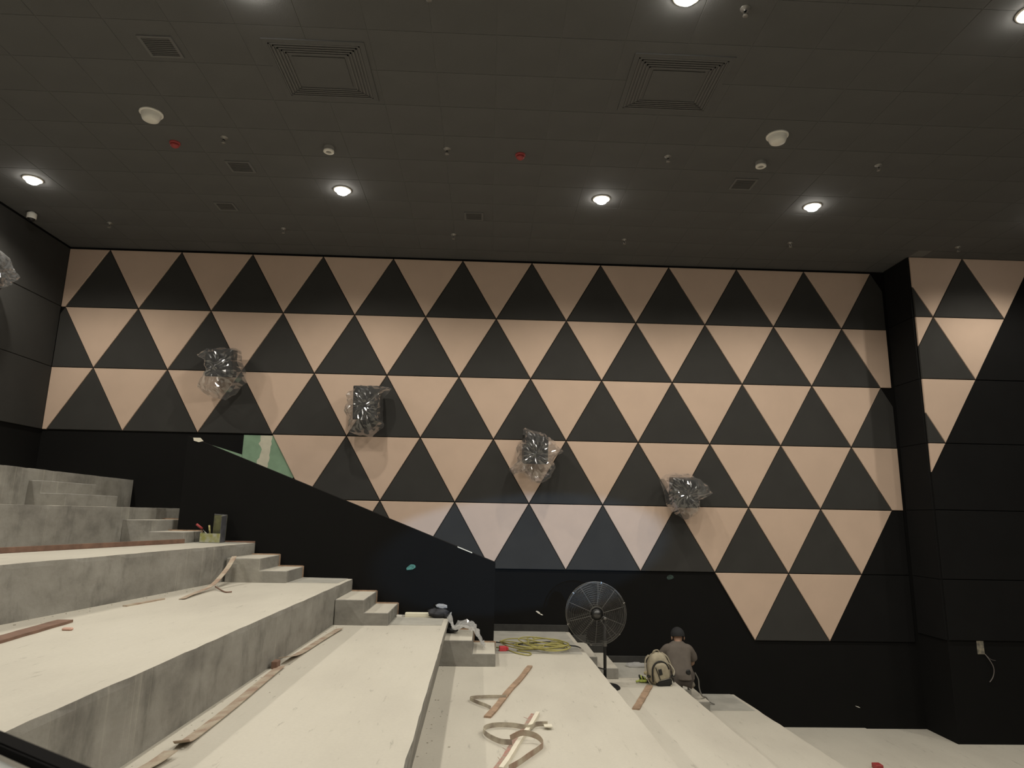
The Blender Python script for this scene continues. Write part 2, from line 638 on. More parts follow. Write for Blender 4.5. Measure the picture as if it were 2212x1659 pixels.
# bare green drywall left unpainted below the panels
gz = lambda x: .895 - (x + 3.97) * .437
dr = panel('drywall_patch', [(-3.98, 1.225), (-3.40, 1.225), (-3.02, .62), (-3.27, .45), (-3.28, .58), (-3.98, .6), (-3.98, .9), (-4.53, 1.06), (-4.53, .98), (-4.0, .6)][:5] + [(-3.98, .6)], D, .008, M_GREEN, wall, .001)
pyd('drywall_patch', [(-4.6, D - .006, 1.085), (-3.98, D - .006, .905), (-3.98, D - .006, .60), (-4.6, D - .006, .8),
                      (-4.6, D + .01, 1.085), (-3.98, D + .01, .905), (-3.98, D + .01, .60), (-4.6, D + .01, .8)],
    [(0, 1, 2, 3), (0, 4, 5, 1), (1, 5, 6, 2), (2, 6, 7, 3), (3, 7, 4, 0)], wall, M_GREEN)
edgeL, edgeR = [], []
random.seed(3)
for k in range(15):
    z = 1.222 - k * .045
    edgeL.append((-3.70 - .01 * k * .4 + random.uniform(-.018, .022) + (.03 if 3 < k < 9 else 0), z))
    edgeR.append((-3.515 - .003 * k + random.uniform(-.01, .01), z))
v, f = [], []
for (a, b) in zip(edgeL, edgeR):
    v += [(a[0], D - .0095, a[1]), (b[0], D - .0095, b[1])]
for k in range(14):
    f.append((2 * k, 2 * k + 1, 2 * k + 3, 2 * k + 2))
pyd('joint_compound', v, f, dr, M_PLASTER)

# paint chips and scrapes on the black wall
def chip(name, c, w, h, m, parent, y, tilt=0.0, n=9, seed=1):
    rr = random.Random(seed)
    P = []
    for k in range(n):
        a = k * 2 * PI / n
        q = rr.uniform(.65, 1.1)
        px, pz = math.cos(a) * w * .5 * q, math.sin(a) * h * .5 * q
        P.append((c[0] + px * math.cos(tilt) - pz * math.sin(tilt), c[1] + px * math.sin(tilt) + pz * math.cos(tilt)))
    v = [(p[0], y - .004, p[1]) for p in P] + [(p[0], y + .002, p[1]) for p in P]
    f = [tuple(range(n))] + [(k, (k + 1) % n, n + (k + 1) % n, n + k) for k in range(n)]
    return pyd(name, v, f, parent, m)
M_CHIPG = mat('scraped_green_board', (.08, .22, .17), .9, var=.5, scale=40)
M_CHIPD = mat('faint_scraped_green', (.035, .06, .052), .9, var=.6, scale=40)
chip('paint_chip', (2.96, -.90), .15, .08, M_CHIPD, wall, D, .15, seed=4)
chip('paint_chip', (.85, -1.47), .08, .03, M_WHITE, wall, D, -.5, seed=5)
chip('paint_chip', (.90, -1.50), .06, .018, M_WHITE, wall, D, -.45, seed=6)
chip('paint_chip', (5.86, -2.81), .10, .012, M_WHITE, wall, D, -.35, seed=7)

# --- sloped black parapet beside the upper stair
def parapet():
    xa, xb, th = .134, -4.35, .14
    v, f = [], []
    N = 12
    for k in range(N + 1):
        x = xa + (xb - xa) * k / N
        z = -.604 + .3716 * (.134 - x)
        y = tier_y(x)
        v += [(x, y, ZF), (x, y, z), (x, y + th, z), (x, y + th, ZF)]
    for k in range(N):
        for q in range(4):
            q2 = (q + 1) % 4
            f.append((4 * k + q, 4 * k + q2, 4 * k + 4 + q2, 4 * k + 4 + q))
    f += [(0, 1, 2, 3), tuple(4 * N + q for q in (3, 2, 1, 0))]
    return pyd('wall_parapet', v, f, None, M_BLACK)
par = parapet()
tag(par, 'black parapet wall with a sloping top beside the upper aisle steps', 'wall', kind='structure')
chip('paint_chip', (-1.0, -.697), .15, .075, M_CHIPG, par, tier_y(-1.0) - .006, .35, seed=11)
chip('paper_tag', (-4.19, 1.0), .19, .085, M_CREAM, par, tier_y(-4.19) - .006, -.15, 5, seed=12)
bm = bmesh.new()
for k in (0, 1):
    x = -.38 + k * .2
    z = -.604 + .3716 * (.134 - x)
    for dy in (-.004, .02):
        for dz in (-.006, .006):
            bm.verts.new((x, tier_y(x) + dy, z + dz))
bmesh.ops.convex_hull(bm, input=bm.verts)
from_bm('edge_trim', bm, par, M_CREAM)

# --- projecting wall section on the right
wr = box('wall_right', (XR, YR, ZF - .2), (13.0, D + .2, ZC + .3), M_BLACK)
tag(wr, 'black wall section projecting forward beside the triangle wall', 'wall', kind='structure')
def rn(x, line):
    return (x, 4.37 - line * 1.037)
XB = 6.94
for row, P, m in (
    (0, [(6.645, 0), (7.845, 0), (7.236, 1)], M_TAN), (0, [(7.845, 0), (9.045, 0), (8.436, 1)], M_TAN),
    (0, [(7.845, 0), (8.436, 1), (7.236, 1)], M_DARK), (0, [(6.645, 0), (7.236, 1), (6.036, 1)], M_DARK),
    (1, [(6.036, 1), (7.236, 1), (6.627, 2)], M_TAN), (1, [(7.236, 1), (8.436, 1), (7.827, 2)], M_TAN),
    (1, [(7.236, 1), (7.827, 2), (6.627, 2)], M_DARK),
    (2, [(6.627, 2), (7.827, 2), (7.218, 3)], M_TAN), (2, [(6.627, 2), (7.218, 3), (6.018, 3)], M_DARK),
    (3, [(6.018, 3), (7.218, 3), (6.60, 4)], M_TAN)):
    Q = clip_x([rn(*p) for p in P], XB, 13)
    if len(Q) >= 3:
        panel('triangle_panel', Q, YR, TH, m, wr)
for P in ([(9.045, 0), (10.6, 0), (10.6, 2), (7.827, 2)], [(7.827, 2), (10.6, 2), (10.6, 3), (7.218, 3)],
          [(7.218, 3), (10.6, 3), (10.6, 4), (6.60, 4)], [(XB, 4), (10.6, 4), (10.6, 5), (XB, 5)], [(XB, 5), (10.6, 5), (10.6, 5.85), (XB, 5.85)]):
    Q = clip_x([rn(*p) for p in P], XB, 10.6)
    panel('black_panel', Q, YR, TH - .006, M_BLPANEL, wr)
# panels on its short return face
for a, b in ((0, 1), (1, 2), (2, 3), (3, 4), (4, 5), (5, 5.85)):
    z0, z1 = 4.37 - b * 1.037, 4.37 - a * 1.037
    v = [(XR - .02, YR + .004, z0 + .004), (XR - .02, D - .035, z0 + .004), (XR - .02, D - .035, z1 - .004), (XR - .02, YR + .004, z1 - .004)]
    v += [(XR, p[1], p[2]) for p in v]
    pyd('black_panel', v, [(0, 1, 2, 3), (0, 4, 5, 1), (1, 5, 6, 2), (2, 6, 7, 3), (3, 7, 4, 0)], wr, M_BLPANEL)
# open wall box with a dangling wire
M_HOLE = mat('bare_board_in_hole', (.30, .27, .20), .9, col2=(.10, .09, .08), scale=18)
box('wall_box', (7.367, YR - .012, -1.885), (7.472, YR + .01, -1.67), M_HOLE, wr, .004)
tube('loose_wire', smoothline([(7.47, YR - .015, -1.88), (7.50, YR - .05, -1.95), (7.54, YR - .06, -2.04), (7.55, YR - .05, -2.12), (7.52, YR - .05, -2.2), (7.46, YR - .06, -2.26)], 5), .006, mat('grey_wire', (.16, .14, .13), .6), wr, 5)
tube('loose_wire', smoothline([(7.48, YR - .015, -1.89), (7.54, YR - .03, -1.95), (7.61, YR - .03, -1.965)], 5), .003, MATS['grey_wire'], wr, 4)

# --- rear wall on the left, near wall, screen wall
wl = box('wall_left', (XL - .2, YN, ZF - .2), (XL, D, ZC + .3), M_BLACK)
tag(wl, 'dark grey panelled rear wall at the left edge', 'wall', kind='structure')
for a, b in ((0, 1), (1, 2), (2, 3)):
    z0, z1 = 4.3321 - b * H, 4.3321 - a * H
    for k in range(4):
        y1 = D - .04 - k * 2.4
        panel('wall_panel', [(y1 - 2.4, z0), (y1, z0), (y1, z1), (y1 - 2.4, z1)], XL, .025, M_DARK, wl, .004, axis='x')
wn = box('wall_near', (XL - .2, YN - .2, ZF - .2), (13.2, YN, ZC + .3), M_BLACK)
tag(wn, 'black side wall on the near side of the hall', 'wall', kind='structure')
ws = box('wall_screen', (13.0, YN, ZF - .2), (13.2, D + .2, ZC + .3), M_BLACK)
tag(ws, 'black end wall at the foot of the seating tiers', 'wall', kind='structure')

# --- ceiling of square tiles
ceil = box('ceiling', (XL - .2, YN - .2, ZC + .004), (13.2, D + .2, ZC + .3), M_TBAR)
tag(ceil, 'black tiled suspended ceiling with a faint square grid', 'ceiling', kind='structure')
px_, py_ = .598, .567
bm = bmesh.new()
bm_box(bm, (-px_ / 2 + .0025, -py_ / 2 + .0025, 0), (px_ / 2 - .0025, py_ / 2 - .0025, .02))
bmesh.ops.bevel(bm, geom=[e for e in bm.edges if e.verts[0].co.z < .01 and e.verts[1].co.z < .01], offset=.002, segments=1, affect='EDGES')
tile_me = None
rest = bmesh.new()
cells = []
xs = [2.975 + px_ * (k + .5) for k in range(-17, 17)]
ys = [8.24 + py_ * (k + .5) for k in range(-20, 5)]
for yy in ys:
    for xx in xs:
        if xx - px_ / 2 < XL - .001 or xx + px_ / 2 > 12.99 or yy + py_ / 2 > D + .2:
            continue
        inview = yy > 4.6 and abs(xx - .5) < yy * .80 + .6
        cells.append((inview, xx, yy))
tile0 = None
ntile = 0
for inview, xx, yy in sorted(cells, key=lambda c: (not c[0], c[2])):
    clipy = yy + py_ / 2 > D
    if inview and not clipy and ntile < 300 and not (yy + py_ / 2 > YR and xx + px_ / 2 > XR):
        if tile0 is None:
            tile0 = from_bm('ceiling_tile', bm, ceil, M_CEIL)
            o = tile0
        else:
            o = bpy.data.objects.new('ceiling_tile', tile0.data)
            C.objects.link(o)
            o.parent = ceil
        o.location = (xx, yy, ZC)
        ntile += 1
    else:
        x1_ = xx + px_ / 2 - .0025
        y1_ = min(yy + py_ / 2 - .0025, D - .002)
        if x1_ > XR and y1_ > YR:
            if xx - px_ / 2 < XR - .05:
                x1_ = XR - .003
            elif yy - py_ / 2 < YR - .03:
                y1_ = YR - .003
            else:
                continue
        bm_box(rest, (xx - px_ / 2 + .0025, yy - py_ / 2 + .0025, ZC), (x1_, y1_, ZC + .02))
ro = from_bm('ceiling_tiles', rest, ceil, M_CEIL)
ro['kind'] = 'stuff'

# ================================================================== CEILING FITTINGS
def downlight(x, y, label, power=1.0):
    t = empty('downlight', (x, y, ZC), label, 'ceiling light', 'recessed ceiling downlights')
    lathe('trim_ring', [(.085, 0), (.125, 0), (.125, -.006), (.115, -.014), (.09, -.016), (.085, -.01), (.085, 0)], M_WHITE, t, 28)
    lathe('lens', [(.083, -.002), (.081, -.03), (.066, -.055), (.036, -.07), (0, -.074)], M_LENS, t, 16)
    ld = bpy.data.lights.new('downlight_beam', 'SPOT')
    ld.energy = LAMP_POWER * power
    ld.color = LAMP_COLOR
    ld.spot_size = R(156)
    ld.spot_blend = .56
    ld.shadow_soft_size = .06
    lo = bpy.data.objects.new('downlight_beam', ld)
    C.objects.link(lo)
    lo.parent = t
    lo.location = (0, 0, -.11)
    return t

YA, YB, YC_, YD_ = 8.53, 4.95, 1.4, -1.6
for (x, y, lab) in (
    (-6.26, YA, 'lit downlight above the left rear wall in the far row'),
    (-2.094, YA, 'lit downlight in the far row above the second wrapped speaker'),
    (1.49, YA, 'lit downlight in the far row above the yellow cable coil'),
    (4.48, YA, 'lit downlight in the far row nearest the right projecting wall'),
    (8.05, YA, 'lit downlight in the far row just beyond the right picture edge'),
    (-6.2, YB, 'lit downlight of the nearer row by the left rear wall'),
    (-2.13, YB, 'lit downlight of the nearer row beside the left large vent'),
    (1.59, 4.83, 'lit downlight of the nearer row beside the right large vent'),
    (4.62, 4.85, 'lit downlight of the nearer row at the top right corner'),
    (8.1, YB, 'lit downlight of the nearer row off to the right'),
    (-6.2, YC_, 'lit downlight behind the viewer by the rear wall'),
    (-2.13, YC_, 'lit downlight overhead above the upper tiers'),
    (1.58, YC_, 'lit downlight overhead above the middle tiers'),
    (4.57, YC_, 'lit downlight overhead above the lower tiers'),
    (8.1, YC_, 'lit downlight overhead above the lowest floor')):
    downlight(x, y, lab, .8 if x > 7 else 1.0)

def bowl(x, y, lab):
    t = empty('ceiling_speaker', (x, y, ZC), lab, 'ceiling speaker', 'round white ceiling speakers')
    lathe('rim', [(.10, 0), (.125, 0), (.125, -.012), (.115, -.02), (.10, -.016)], M_WHITE, t, 28)
    lathe('housing', [(.108, -.008), (.10, -.05), (.085, -.085), (.06, -.10), (0, -.104)], M_WHITE, t, 28)
    return t
bowl(-3.874, 6.87, 'round white bowl speaker on the ceiling at left')
bowl(3.244, 6.845, 'round white bowl speaker on the ceiling at right')

def ringcan(x, y, lab):
    t = empty('emergency_lamp', (x, y, ZC), lab, 'emergency lamp', 'small ring shaped ceiling lamps')
    lathe('body', [(.062, 0), (.062, -.055)], mat('grey_plastic', (.30, .29, .27), .5), t, 24)
    lathe('front_ring', [(.064, -.05), (.064, -.064), (.056, -.07), (.034, -.07), (.032, -.06)], M_WHITE, t, 24)
    lathe('lens', [(.034, -.062), (0, -.062)], MATS['grey_plastic'], t, 24)
    return t
ringcan(-2.028, 7.45, 'small white ring lamp on the ceiling, left of centre')
ringcan(3.287, 7.425, 'small white ring lamp on the ceiling below the right bowl speaker')

def smoke(x, y, lab):
    t = empty('smoke_detector', (x, y, ZC), lab, 'smoke detector', 'red smoke detectors')
    lathe('base', [(.062, 0), (.062, -.018), (.05, -.024), (.045, -.024)], M_RED, t, 24)
    lathe('sensor_head', [(.042, -.02), (.05, -.034), (.05, -.044), (.03, -.062), (.012, -.068), (0, -.068)], M_RED, t, 24)
    return t
smoke(-3.886, 7.474, 'red smoke detector on the ceiling behind the left bowl speaker')
smoke(.304, 7.458, 'red smoke detector on the ceiling near the middle')

M_SPR = mat('grey_sprinkler_metal', (.26, .25, .23), .4, metal=.5)
def sprinkler(x, y, lab):
    t = empty('sprinkler', (x, y, ZC), lab, 'sprinkler', 'ceiling sprinklers')
    lathe('escutcheon', [(.045, 0), (.042, -.008), (.016, -.014), (.014, -.03)], M_SPR, t, 18)
    bm = bmesh.new()
    tube_into(bm, [(-.012, 0, -.028), (-.02, 0, -.05), (-.004, 0, -.07)], .004, 5)
    tube_into(bm, [(.012, 0, -.028), (.02, 0, -.05), (.004, 0, -.07)], .004, 5)
    from_bm('yoke', bm, t, M_SPR)
    lathe('deflector', [(0, -.068), (.026, -.07), (.026, -.074), (0, -.076)], M_SPR, t, 16)
    return t
for x, y, lab in ((-3.241, 7.32, 'pendent sprinkler right of the left red smoke detector'),
                  (-.591, 7.39, 'pendent sprinkler left of the middle red smoke detector'),
                  (2.115, 7.376, 'pendent sprinkler right of the middle red smoke detector'),
                  (4.765, 7.40, 'pendent sprinkler right of the far row end downlight'),
                  (2.137, 4.95, 'nearest pendent sprinkler at the top of the picture'),
                  (-.60, 4.93, 'pendent sprinkler just at the upper picture edge'),
                  (-5.98, 9.89, 'small sprinkler above the leftmost triangle panel'),
                  (-3.30, 9.89, 'small sprinkler above the left part of the panel wall'),
                  (-.633, 9.9, 'small sprinkler above the middle of the panel wall'),
                  (2.09, 9.887, 'small sprinkler above the panel wall, right of centre'),
                  (4.74, 9.80, 'small sprinkler above the right end of the panel wall'),
                  (7.45, 9.75, 'small sprinkler above the projecting wall section')):
    sprinkler(x, y, lab)

t = empty('security_camera', (-6.955, 9.58, ZC), 'white cylindrical security camera under the ceiling at far left', 'camera')
lathe('mount', [(.03, 0), (.03, -.03)], M_WHITE, t, 16)
lathe('housing', [(0, -.02), (.06, -.02), (.065, -.03), (.065, -.10), (.055, -.11)], M_WHITE, t, 20)
lathe('dome', [(.055, -.105), (.05, -.125), (.03, -.14), (0, -.145)], M_BLKPL, t, 18)

def vent(x0, y0, x1, y1, lab, grp, n=9, big=False):
    cx, cy = (x0 + x1) / 2, (y0 + y1) / 2
    t = empty('ceiling_vent', (cx, cy, ZC), lab, 'ceiling vent', grp)
    hx, hy = (x1 - x0) / 2, (y1 - y0) / 2
    fw = .05 if big else .028
    bm = bmesh.new()
    for lo, hi in (((-hx, -hy, -.012), (hx, -hy + fw, 0)), ((-hx, hy - fw, -.012), (hx, hy, 0)),
                   ((-hx, -hy + fw, -.012), (-hx + fw, hy - fw, 0)), ((hx - fw, -hy + fw, -.012), (hx, hy - fw, 0))):
        bm_box(bm, lo, hi)
    from_bm('frame', bm, t, M_VENTL if not big else M_CEIL)
    box('backing', (-hx + fw, -hy + fw, -.004), (hx - fw, hy - fw, -.001), mat('vent_void', (.088, .087, .085), .9) if not big else M_VENT, t)
    if big:
        # four-way outer louvres around a flat core plate
        k = 0
        for s in range(5):
            o_ = .06 + s * .032
            for a, b in (((-hx + o_, -hy + o_), (hx - o_, -hy + o_)), ((-hx + o_, hy - o_), (hx - o_, hy - o_)),
                         ((-hx + o_, -hy + o_), (-hx + o_, hy - o_)), ((hx - o_, -hy + o_), (hx - o_, hy - o_))):
                box('slat', (a[0] - .006, a[1] - .006, -.014), (b[0] + .006, b[1] + .006, -.003), M_VENTL, t)
        box('core_plate', (-hx + .23, -hy + .23, -.012), (hx - .23, hy - .23, -.004), M_CEIL, t)
    else:
        for k in range(n):
            yy = -hy + fw + (2 * hy - 2 * fw) * (k + .5) / n
            box('slat', (-hx + fw, yy - .006, -.010), (hx - fw, yy + .004, -.004), M_VENT, t)
    return t
vent(-3.40, 5.60, -3.08, 5.90, 'small square slatted vent at upper left of the ceiling', 'small ceiling vents')
vent(-3.44, 7.85, -3.13, 8.13, 'small square slatted vent below the left red smoke detector', 'small ceiling vents')
vent(-4.05, 9.03, -3.77, 9.28, 'small dark vent close above the left panels', 'small ceiling vents')
vent(-.44, 9.08, -.16, 9.34, 'small dark vent close above the middle panels', 'small ceiling vents')
vent(3.13, 7.83, 3.43, 8.12, 'small square slatted vent below the right ring lamp', 'small ceiling vents')
vent(-6.3, 6.3, -6.0, 6.6, 'small square vent at the left picture edge', 'small ceiling vents')
vent(-2.24, 5.57, -1.27, 6.48, 'large square ceiling vent left of centre', 'large ceiling vents', big=True)
vent(1.31, 5.56, 2.29, 6.47, 'large square ceiling vent right of centre', 'large ceiling vents', big=True)

# ================================================================== WRAPPED WALL SPEAKERS
def wall_speaker(cx, cz, w, h, lab, yaw=0.0, tilt=-.18, base=None):
    t = empty('surround_speaker', base or (cx, D - TH, cz), lab, 'speaker', 'wall speakers wrapped in film')
    dp = .27
    Mx = Matrix.Translation((0, -.12 - dp / 2, 0)) @ Matrix.Rotation(yaw, 4, 'Z') @ Matrix.Rotation(-tilt, 4, 'X')
    box('cabinet', (-w / 2, -dp / 2, -h / 2), (w / 2, dp / 2, h / 2), M_BLKPL, t, .015, Mx, 2)
    box('grille', (-w / 2 + .015, -dp / 2 - .012, -h / 2 + .015), (w / 2 - .015, -dp / 2 - .001, h / 2 - .015), mat('black_speaker_cloth', (.02, .02, .02), .8, bump=.3, bscale=500), t, .006, Mx)
    box('wall_bracket', (-.05, -.16, -.1), (.05, 0, .1), M_BLKPL, t, .006)
    if base:
        t.rotation_euler = (0, 0, R(90))
    return t

def bag(outline, depth, y_wall, lab, seed, m=M_FILM, frame=None, bulge=.35):
    """crumpled film around a speaker: closed skin whose rim follows the outline, bulging out to depth."""
    P = [V((p[0], 0, p[1])) for p in outline]
    cen = sum(P, V()) / len(P)
    Q = []
    n = len(P)
    for i in range(n):
        for k in range(4):
            Q.append(P[i].lerp(P[(i + 1) % n], k / 4))
    rr = random.Random(seed)
    L = len(Q)
    T = [1, .95, .88, .78, .66, .52, .38, .24, .12]
    bm = bmesh.new()
    def crumple(p, amp):
        a = noise.noise_vector(V((p.x * 9, p.z * 9, seed * 3.7)))
        b = noise.noise_vector(V((p.x * 26, p.z * 26, seed * 5.1)))
        return (a * .5 + b * .5) * amp
    def side(sgn, rim):
        rows = [rim]
        for t in T[1:]:
            row = []
            for q in Q:
                p = cen + (q - cen) * t
                if sgn < 0:
                    p.y = -depth * (bulge + (1 - bulge) * math.sqrt(max(0, 1 - t ** 6)))
                else:
                    p.y = -depth * (bulge - (bulge - .06) * math.sqrt(max(0, 1 - t ** 3)))
                p = p + crumple(p, .05 if sgn < 0 else .015)
                if p.y > -.012:
                    p.y = -.012
                row.append(bm.verts.new(p))
            rows.append(row)
        c = bm.verts.new(cen + V((0, -depth if sgn < 0 else -.03, 0)))
        for A, B in zip(rows, rows[1:]):
            for k in range(L):
                k2 = (k + 1) % L
                bm.faces.new((A[k], A[k2], B[k2]))
                bm.faces.new((A[k], B[k2], B[k]))
        for k in range(L):
            bm.faces.new((rows[-1][k], rows[-1][(k + 1) % L], c))
    rim = []
    for q in Q:
        p = q.copy()
        p.y = -depth * bulge
        rim.append(bm.verts.new(p + crumple(p, .03)))
    side(-1, rim)
    side(1, rim)
    o = from_bm('plastic_bag', bm, None, m)
    if frame:
        o.matrix_world = frame
    else:
        o.location = (0, y_wall, 0)
    return tag(o, lab, 'plastic bag', 'clear bags on the wall speakers')

def px2wall(L, ox, oz, sx=1 / 138.0):
    return L
# outlines in metres on the plane of the speakers
def ol(pts, x0, z0, u0, v0, k=137.3):
    """pts given as picture offsets from (u0, v0); k = pixels per metre at the speakers."""
    return [(x0 + (u - u0) / k, z0 - (v - v0) / k) for u, v in pts]

SPK = [
    (-4.28, 2.31, .42, .44, 'black wall speaker in clear film, leftmost of the four on the panel wall', .10),
    (-1.93, 1.73, .42, .54, 'black wall speaker in clear film, second from the left on the panels', .0),
    (.74, 1.05, .39, .45, 'black wall speaker in clear film, third from the left on the panels', .06),
    (3.08, .42, .39, .45, 'black wall speaker in clear film, rightmost and lowest on the panels', .0),
]
for (x, z, w, h, lab, yw) in SPK:
    k = 10.62 / 10.45
    wall_speaker(x * k, z * k, w, h, lab, yw)
bag(ol([(420, 766), (445, 750), (465, 747), (505, 750), (509, 752), (512, 775), (523, 796), (526, 822), (505, 850), (485, 864), (455, 858), (430, 845), (442, 820), (446, 806), (441, 780), (436, 774)], -4.28 * 1.01, 2.31 * 1.01, 475, 784), .53, D - TH, 'crumpled clear plastic bag hanging off the leftmost wall speaker', 1)
bag(ol([(765, 831), (780, 829), (815, 830), (843, 832), (833, 847), (826, 856), (829, 880), (826, 895), (833, 917), (815, 934), (808, 942), (780, 940), (757, 933), (757, 905), (744, 890), (752, 868), (745, 850), (762, 840)], -1.93 * 1.01, 1.73 * 1.01, 796, 869), .53, D - TH, 'crumpled clear plastic bag over the second wall speaker from the left', 2)
bag(ol([(1130, 923), (1135, 921), (1160, 928), (1180, 934), (1200, 951), (1221, 972), (1200, 985), (1195, 996), (1202, 1008), (1194, 1030), (1170, 1044), (1150, 1040), (1132, 1022), (1110, 1025), (1101, 1012), (1118, 1000), (1112, 985), (1118, 962), (1128, 950)], .74 * 1.01, 1.05 * 1.01, 1156, 970), .53, D - TH, 'crumpled clear plastic bag over the third wall speaker from the left', 3)
bag(ol([(1428, 1035), (1442, 1022), (1460, 1020), (1495, 1022), (1528, 1044), (1541, 1063), (1510, 1078), (1508, 1100), (1494, 1116), (1480, 1121), (1466, 1112), (1450, 1104), (1440, 1085), (1437, 1062)], 3.08 * 1.01, .42 * 1.01, 1474, 1063), .53, D - TH, 'crumpled clear plastic bag over the rightmost lowest wall speaker', 4)
# speaker and bag on the rear wall, mostly beyond the left edge
wall_speaker(0, 0, .42, .44, 'black wall speaker in clear film on the left rear wall', 0, base=(XL + .025, 8.86, 3.20))
Fm = Matrix.Translation((XL + .03, 8.86, 3.20)) @ Matrix.Rotation(R(90), 4, 'Z')
bag([(-.35, .30), (-.1, .34), (.2, .28), (.42, .10), (.52, .02), (.40, -.12), (.22, -.22), (0, -.34), (-.3, -.3), (-.4, 0)], .44, 0, 'clear plastic bag corner jutting in at the left picture edge', 6, frame=Fm)

# ================================================================== THINGS ON THE TIERS
# --- pedestal fan
def fan():
    bx, by = 1.628, 9.36
    t = empty('pedestal_fan', (bx, by, -2.2), 'large black pedestal fan with a round wire guard beside the steps', 'fan')
    lathe('base', [(0, 0), (.20, 0), (.20, .012), (.18, .03), (.08, .05), (.03, .06), (0, .06)], M_BLKPL, t, 32)
    tube('pole', [(0, 0, .04), (0, 0, .87)], .021, M_BLKPL, t, 12)
    lathe('collar', [(.028, .52), (.03, .53), (.03, .58), (.026, .59)], M_WIRE, t, 14)
    hc = V((-.113, .03, .938))
    lathe('motor', [(0, -.10), (.05, -.10), (.075, -.085), (.085, -.03), (.085, .05), (.06, .08), (0, .08)], M_BLKPL, t, 28, axis='Y').location = hc + V((0, -.02, 0))
    lathe('motor_cap', [(0, .105), (.03, .10), (.045, .09), (.05, .085)], M_STEEL, t, 20, axis='Y').location = hc + V((0, -.03, 0))
    lathe('rear_ring', [(.085, -.01), (.098, -.005), (.098, .005), (.085, .01)], M_WIRE, t, 32, axis='Y').location = hc + V((0, -.06, 0))
    bm = bmesh.new()
    tube_into(bm, [hc + V((.06, -.06, -.04)), hc + V((.10, -.05, -.05)), V((0, 0, .84))], .02, 8)
    tube_into(bm, [hc + V((.085, -.09, -.03)), hc + V((.135, -.09, -.06))], .016, 8)
    from_bm('tilt_bracket', bm, t, M_STEEL, True)
    lathe('clamp_knob', [(0, .0), (.022, 0), (.022, .02), (0, .025)], M_WIRE, t, 12, axis='Y').location = hc + V((.105, -.10, -.055))
    RO = .405
    def dome(r, sgn):
        return hc.y + sgn * (.03 + .085 * math.sqrt(max(0, 1 - (r / (RO + .01)) ** 2)))
    for nm, sgn, cnt in (('rear_guard', -1, 24), ('front_guard', 1, 12)):
        bm = bmesh.new()
        for k in range(cnt):
            r = .10 + (RO - .10) * k / (cnt - 1)
            y = dome(r, sgn)
            tube_into(bm, [(hc.x + r * math.cos(a), y, hc.z + r * math.sin(a)) for a in [j * 2 * PI / 44 for j in range(44)]], .0019 if k < cnt - 1 else .005, 4, True)
        g = from_bm(nm, bm, t, M_WIRE, True)
        for k in range(10 if sgn < 0 else 6):
            a = k * 2 * PI / (10 if sgn < 0 else 6) + .26
            P = []
            for j in range(8):
                r = .08 + (RO - .08) * j / 7
                P.append((hc.x + r * math.cos(a), dome(r, sgn), hc.z + r * math.sin(a)))
            tube('spoke', P, .0032, M_WIRE, g, 5)
    for k in range(6):
        a = k * PI / 3 + .35
        box('guard_clip', (-.007, -.03, -.012), (.007, .03, .012), M_CHROME, t, .002, Matrix.Translation((hc.x + RO * math.cos(a), hc.y - .01, hc.z + RO * math.sin(a))) @ Matrix.Rotation(-a + PI / 2, 4, 'Y'))
    for k in range(3):
        a0 = k * 2 * PI / 3 + .6
        v, f = [], []
        for j in range(7):
            r = .07 + .30 * j / 6
            wd = .20 + .35 * math.sin(PI * j / 7)
            for s in (-1, 0, 1):
                a = a0 + s * wd
                v.append((hc.x + r * math.cos(a), hc.y + .03 + s * .03, hc.z + r * math.sin(a)))
        for j in range(6):
            for s in range(2):
                q = j * 3 + s
                f.append((q, q + 1, q + 4, q + 3))
        b = pyd('blade', v, f, t, mat('matte_black_blade', (.008, .008, .008), .8, spec=.1), True)
        b.modifiers.new('thick', 'SOLIDIFY').thickness = .004
    return t
fan()

# --- coiled yellow extension cable, plug, black lead
rr = random.Random(5)
P = []
zt = -1.756
P += [(.18, 9.55, zt + .012), (.30, 9.46, zt + .012), (.42, 9.20, zt + .012), (.58, 9.05, zt + .012), (.62, 9.2, zt + .012), (.45, 9.32, zt + .02)]
cx, cy = .70, 9.50
for k in range(12 * 7):
    a = k * 2 * PI / 12
    tn = k // 12
    w = (.30, .30, .18, .36, .26, .26, .31)[tn] + rr.uniform(-.015, .015)
    hgt = (.30, .22, .34, .26, .36, .20, .28)[tn]
    ox = (-.16, .14, -.06, .08, .18, -.20, .10)[tn]
    lift = .012 + .07 * abs(math.sin(k * .23)) ** 2 + .0004 * k
    P.append((cx + ox + w * math.cos(a + .5), cy + hgt * math.sin(a), zt + lift))
P += [(1.12, 9.6, zt + .03), (1.2, 9.9, zt + .012), (1.1, 10.1, zt + .012), (.9, 10.05, zt + .05), (.72, 9.9, zt + .07), (.7, 10.15, zt + .05), (.62, 10.1, zt + .03), (.66, 9.7, zt + .03)]
co = tube('extension_cable', smoothline(P, 3), .008, M_YEL, None, 6)
tag(co, 'tangled coil of yellow extension cable on the middle tier', 'cable')
pl = empty('cable_connector', (.26, 9.35, zt), 'red plastic connector lying in the yellow cable', 'connector')
box('body', (-.05, -.03, 0), (.05, .03, .065), mat('bright_red_plastic', (.62, .06, .07), .4), pl, .012, Matrix.Rotation(.2, 4, 'Z'), 2)
box('cap', (.05, -.022, .01), (.075, .022, .055), MATS['bright_red_plastic'], pl, .006, Matrix.Rotation(.2, 4, 'Z'))
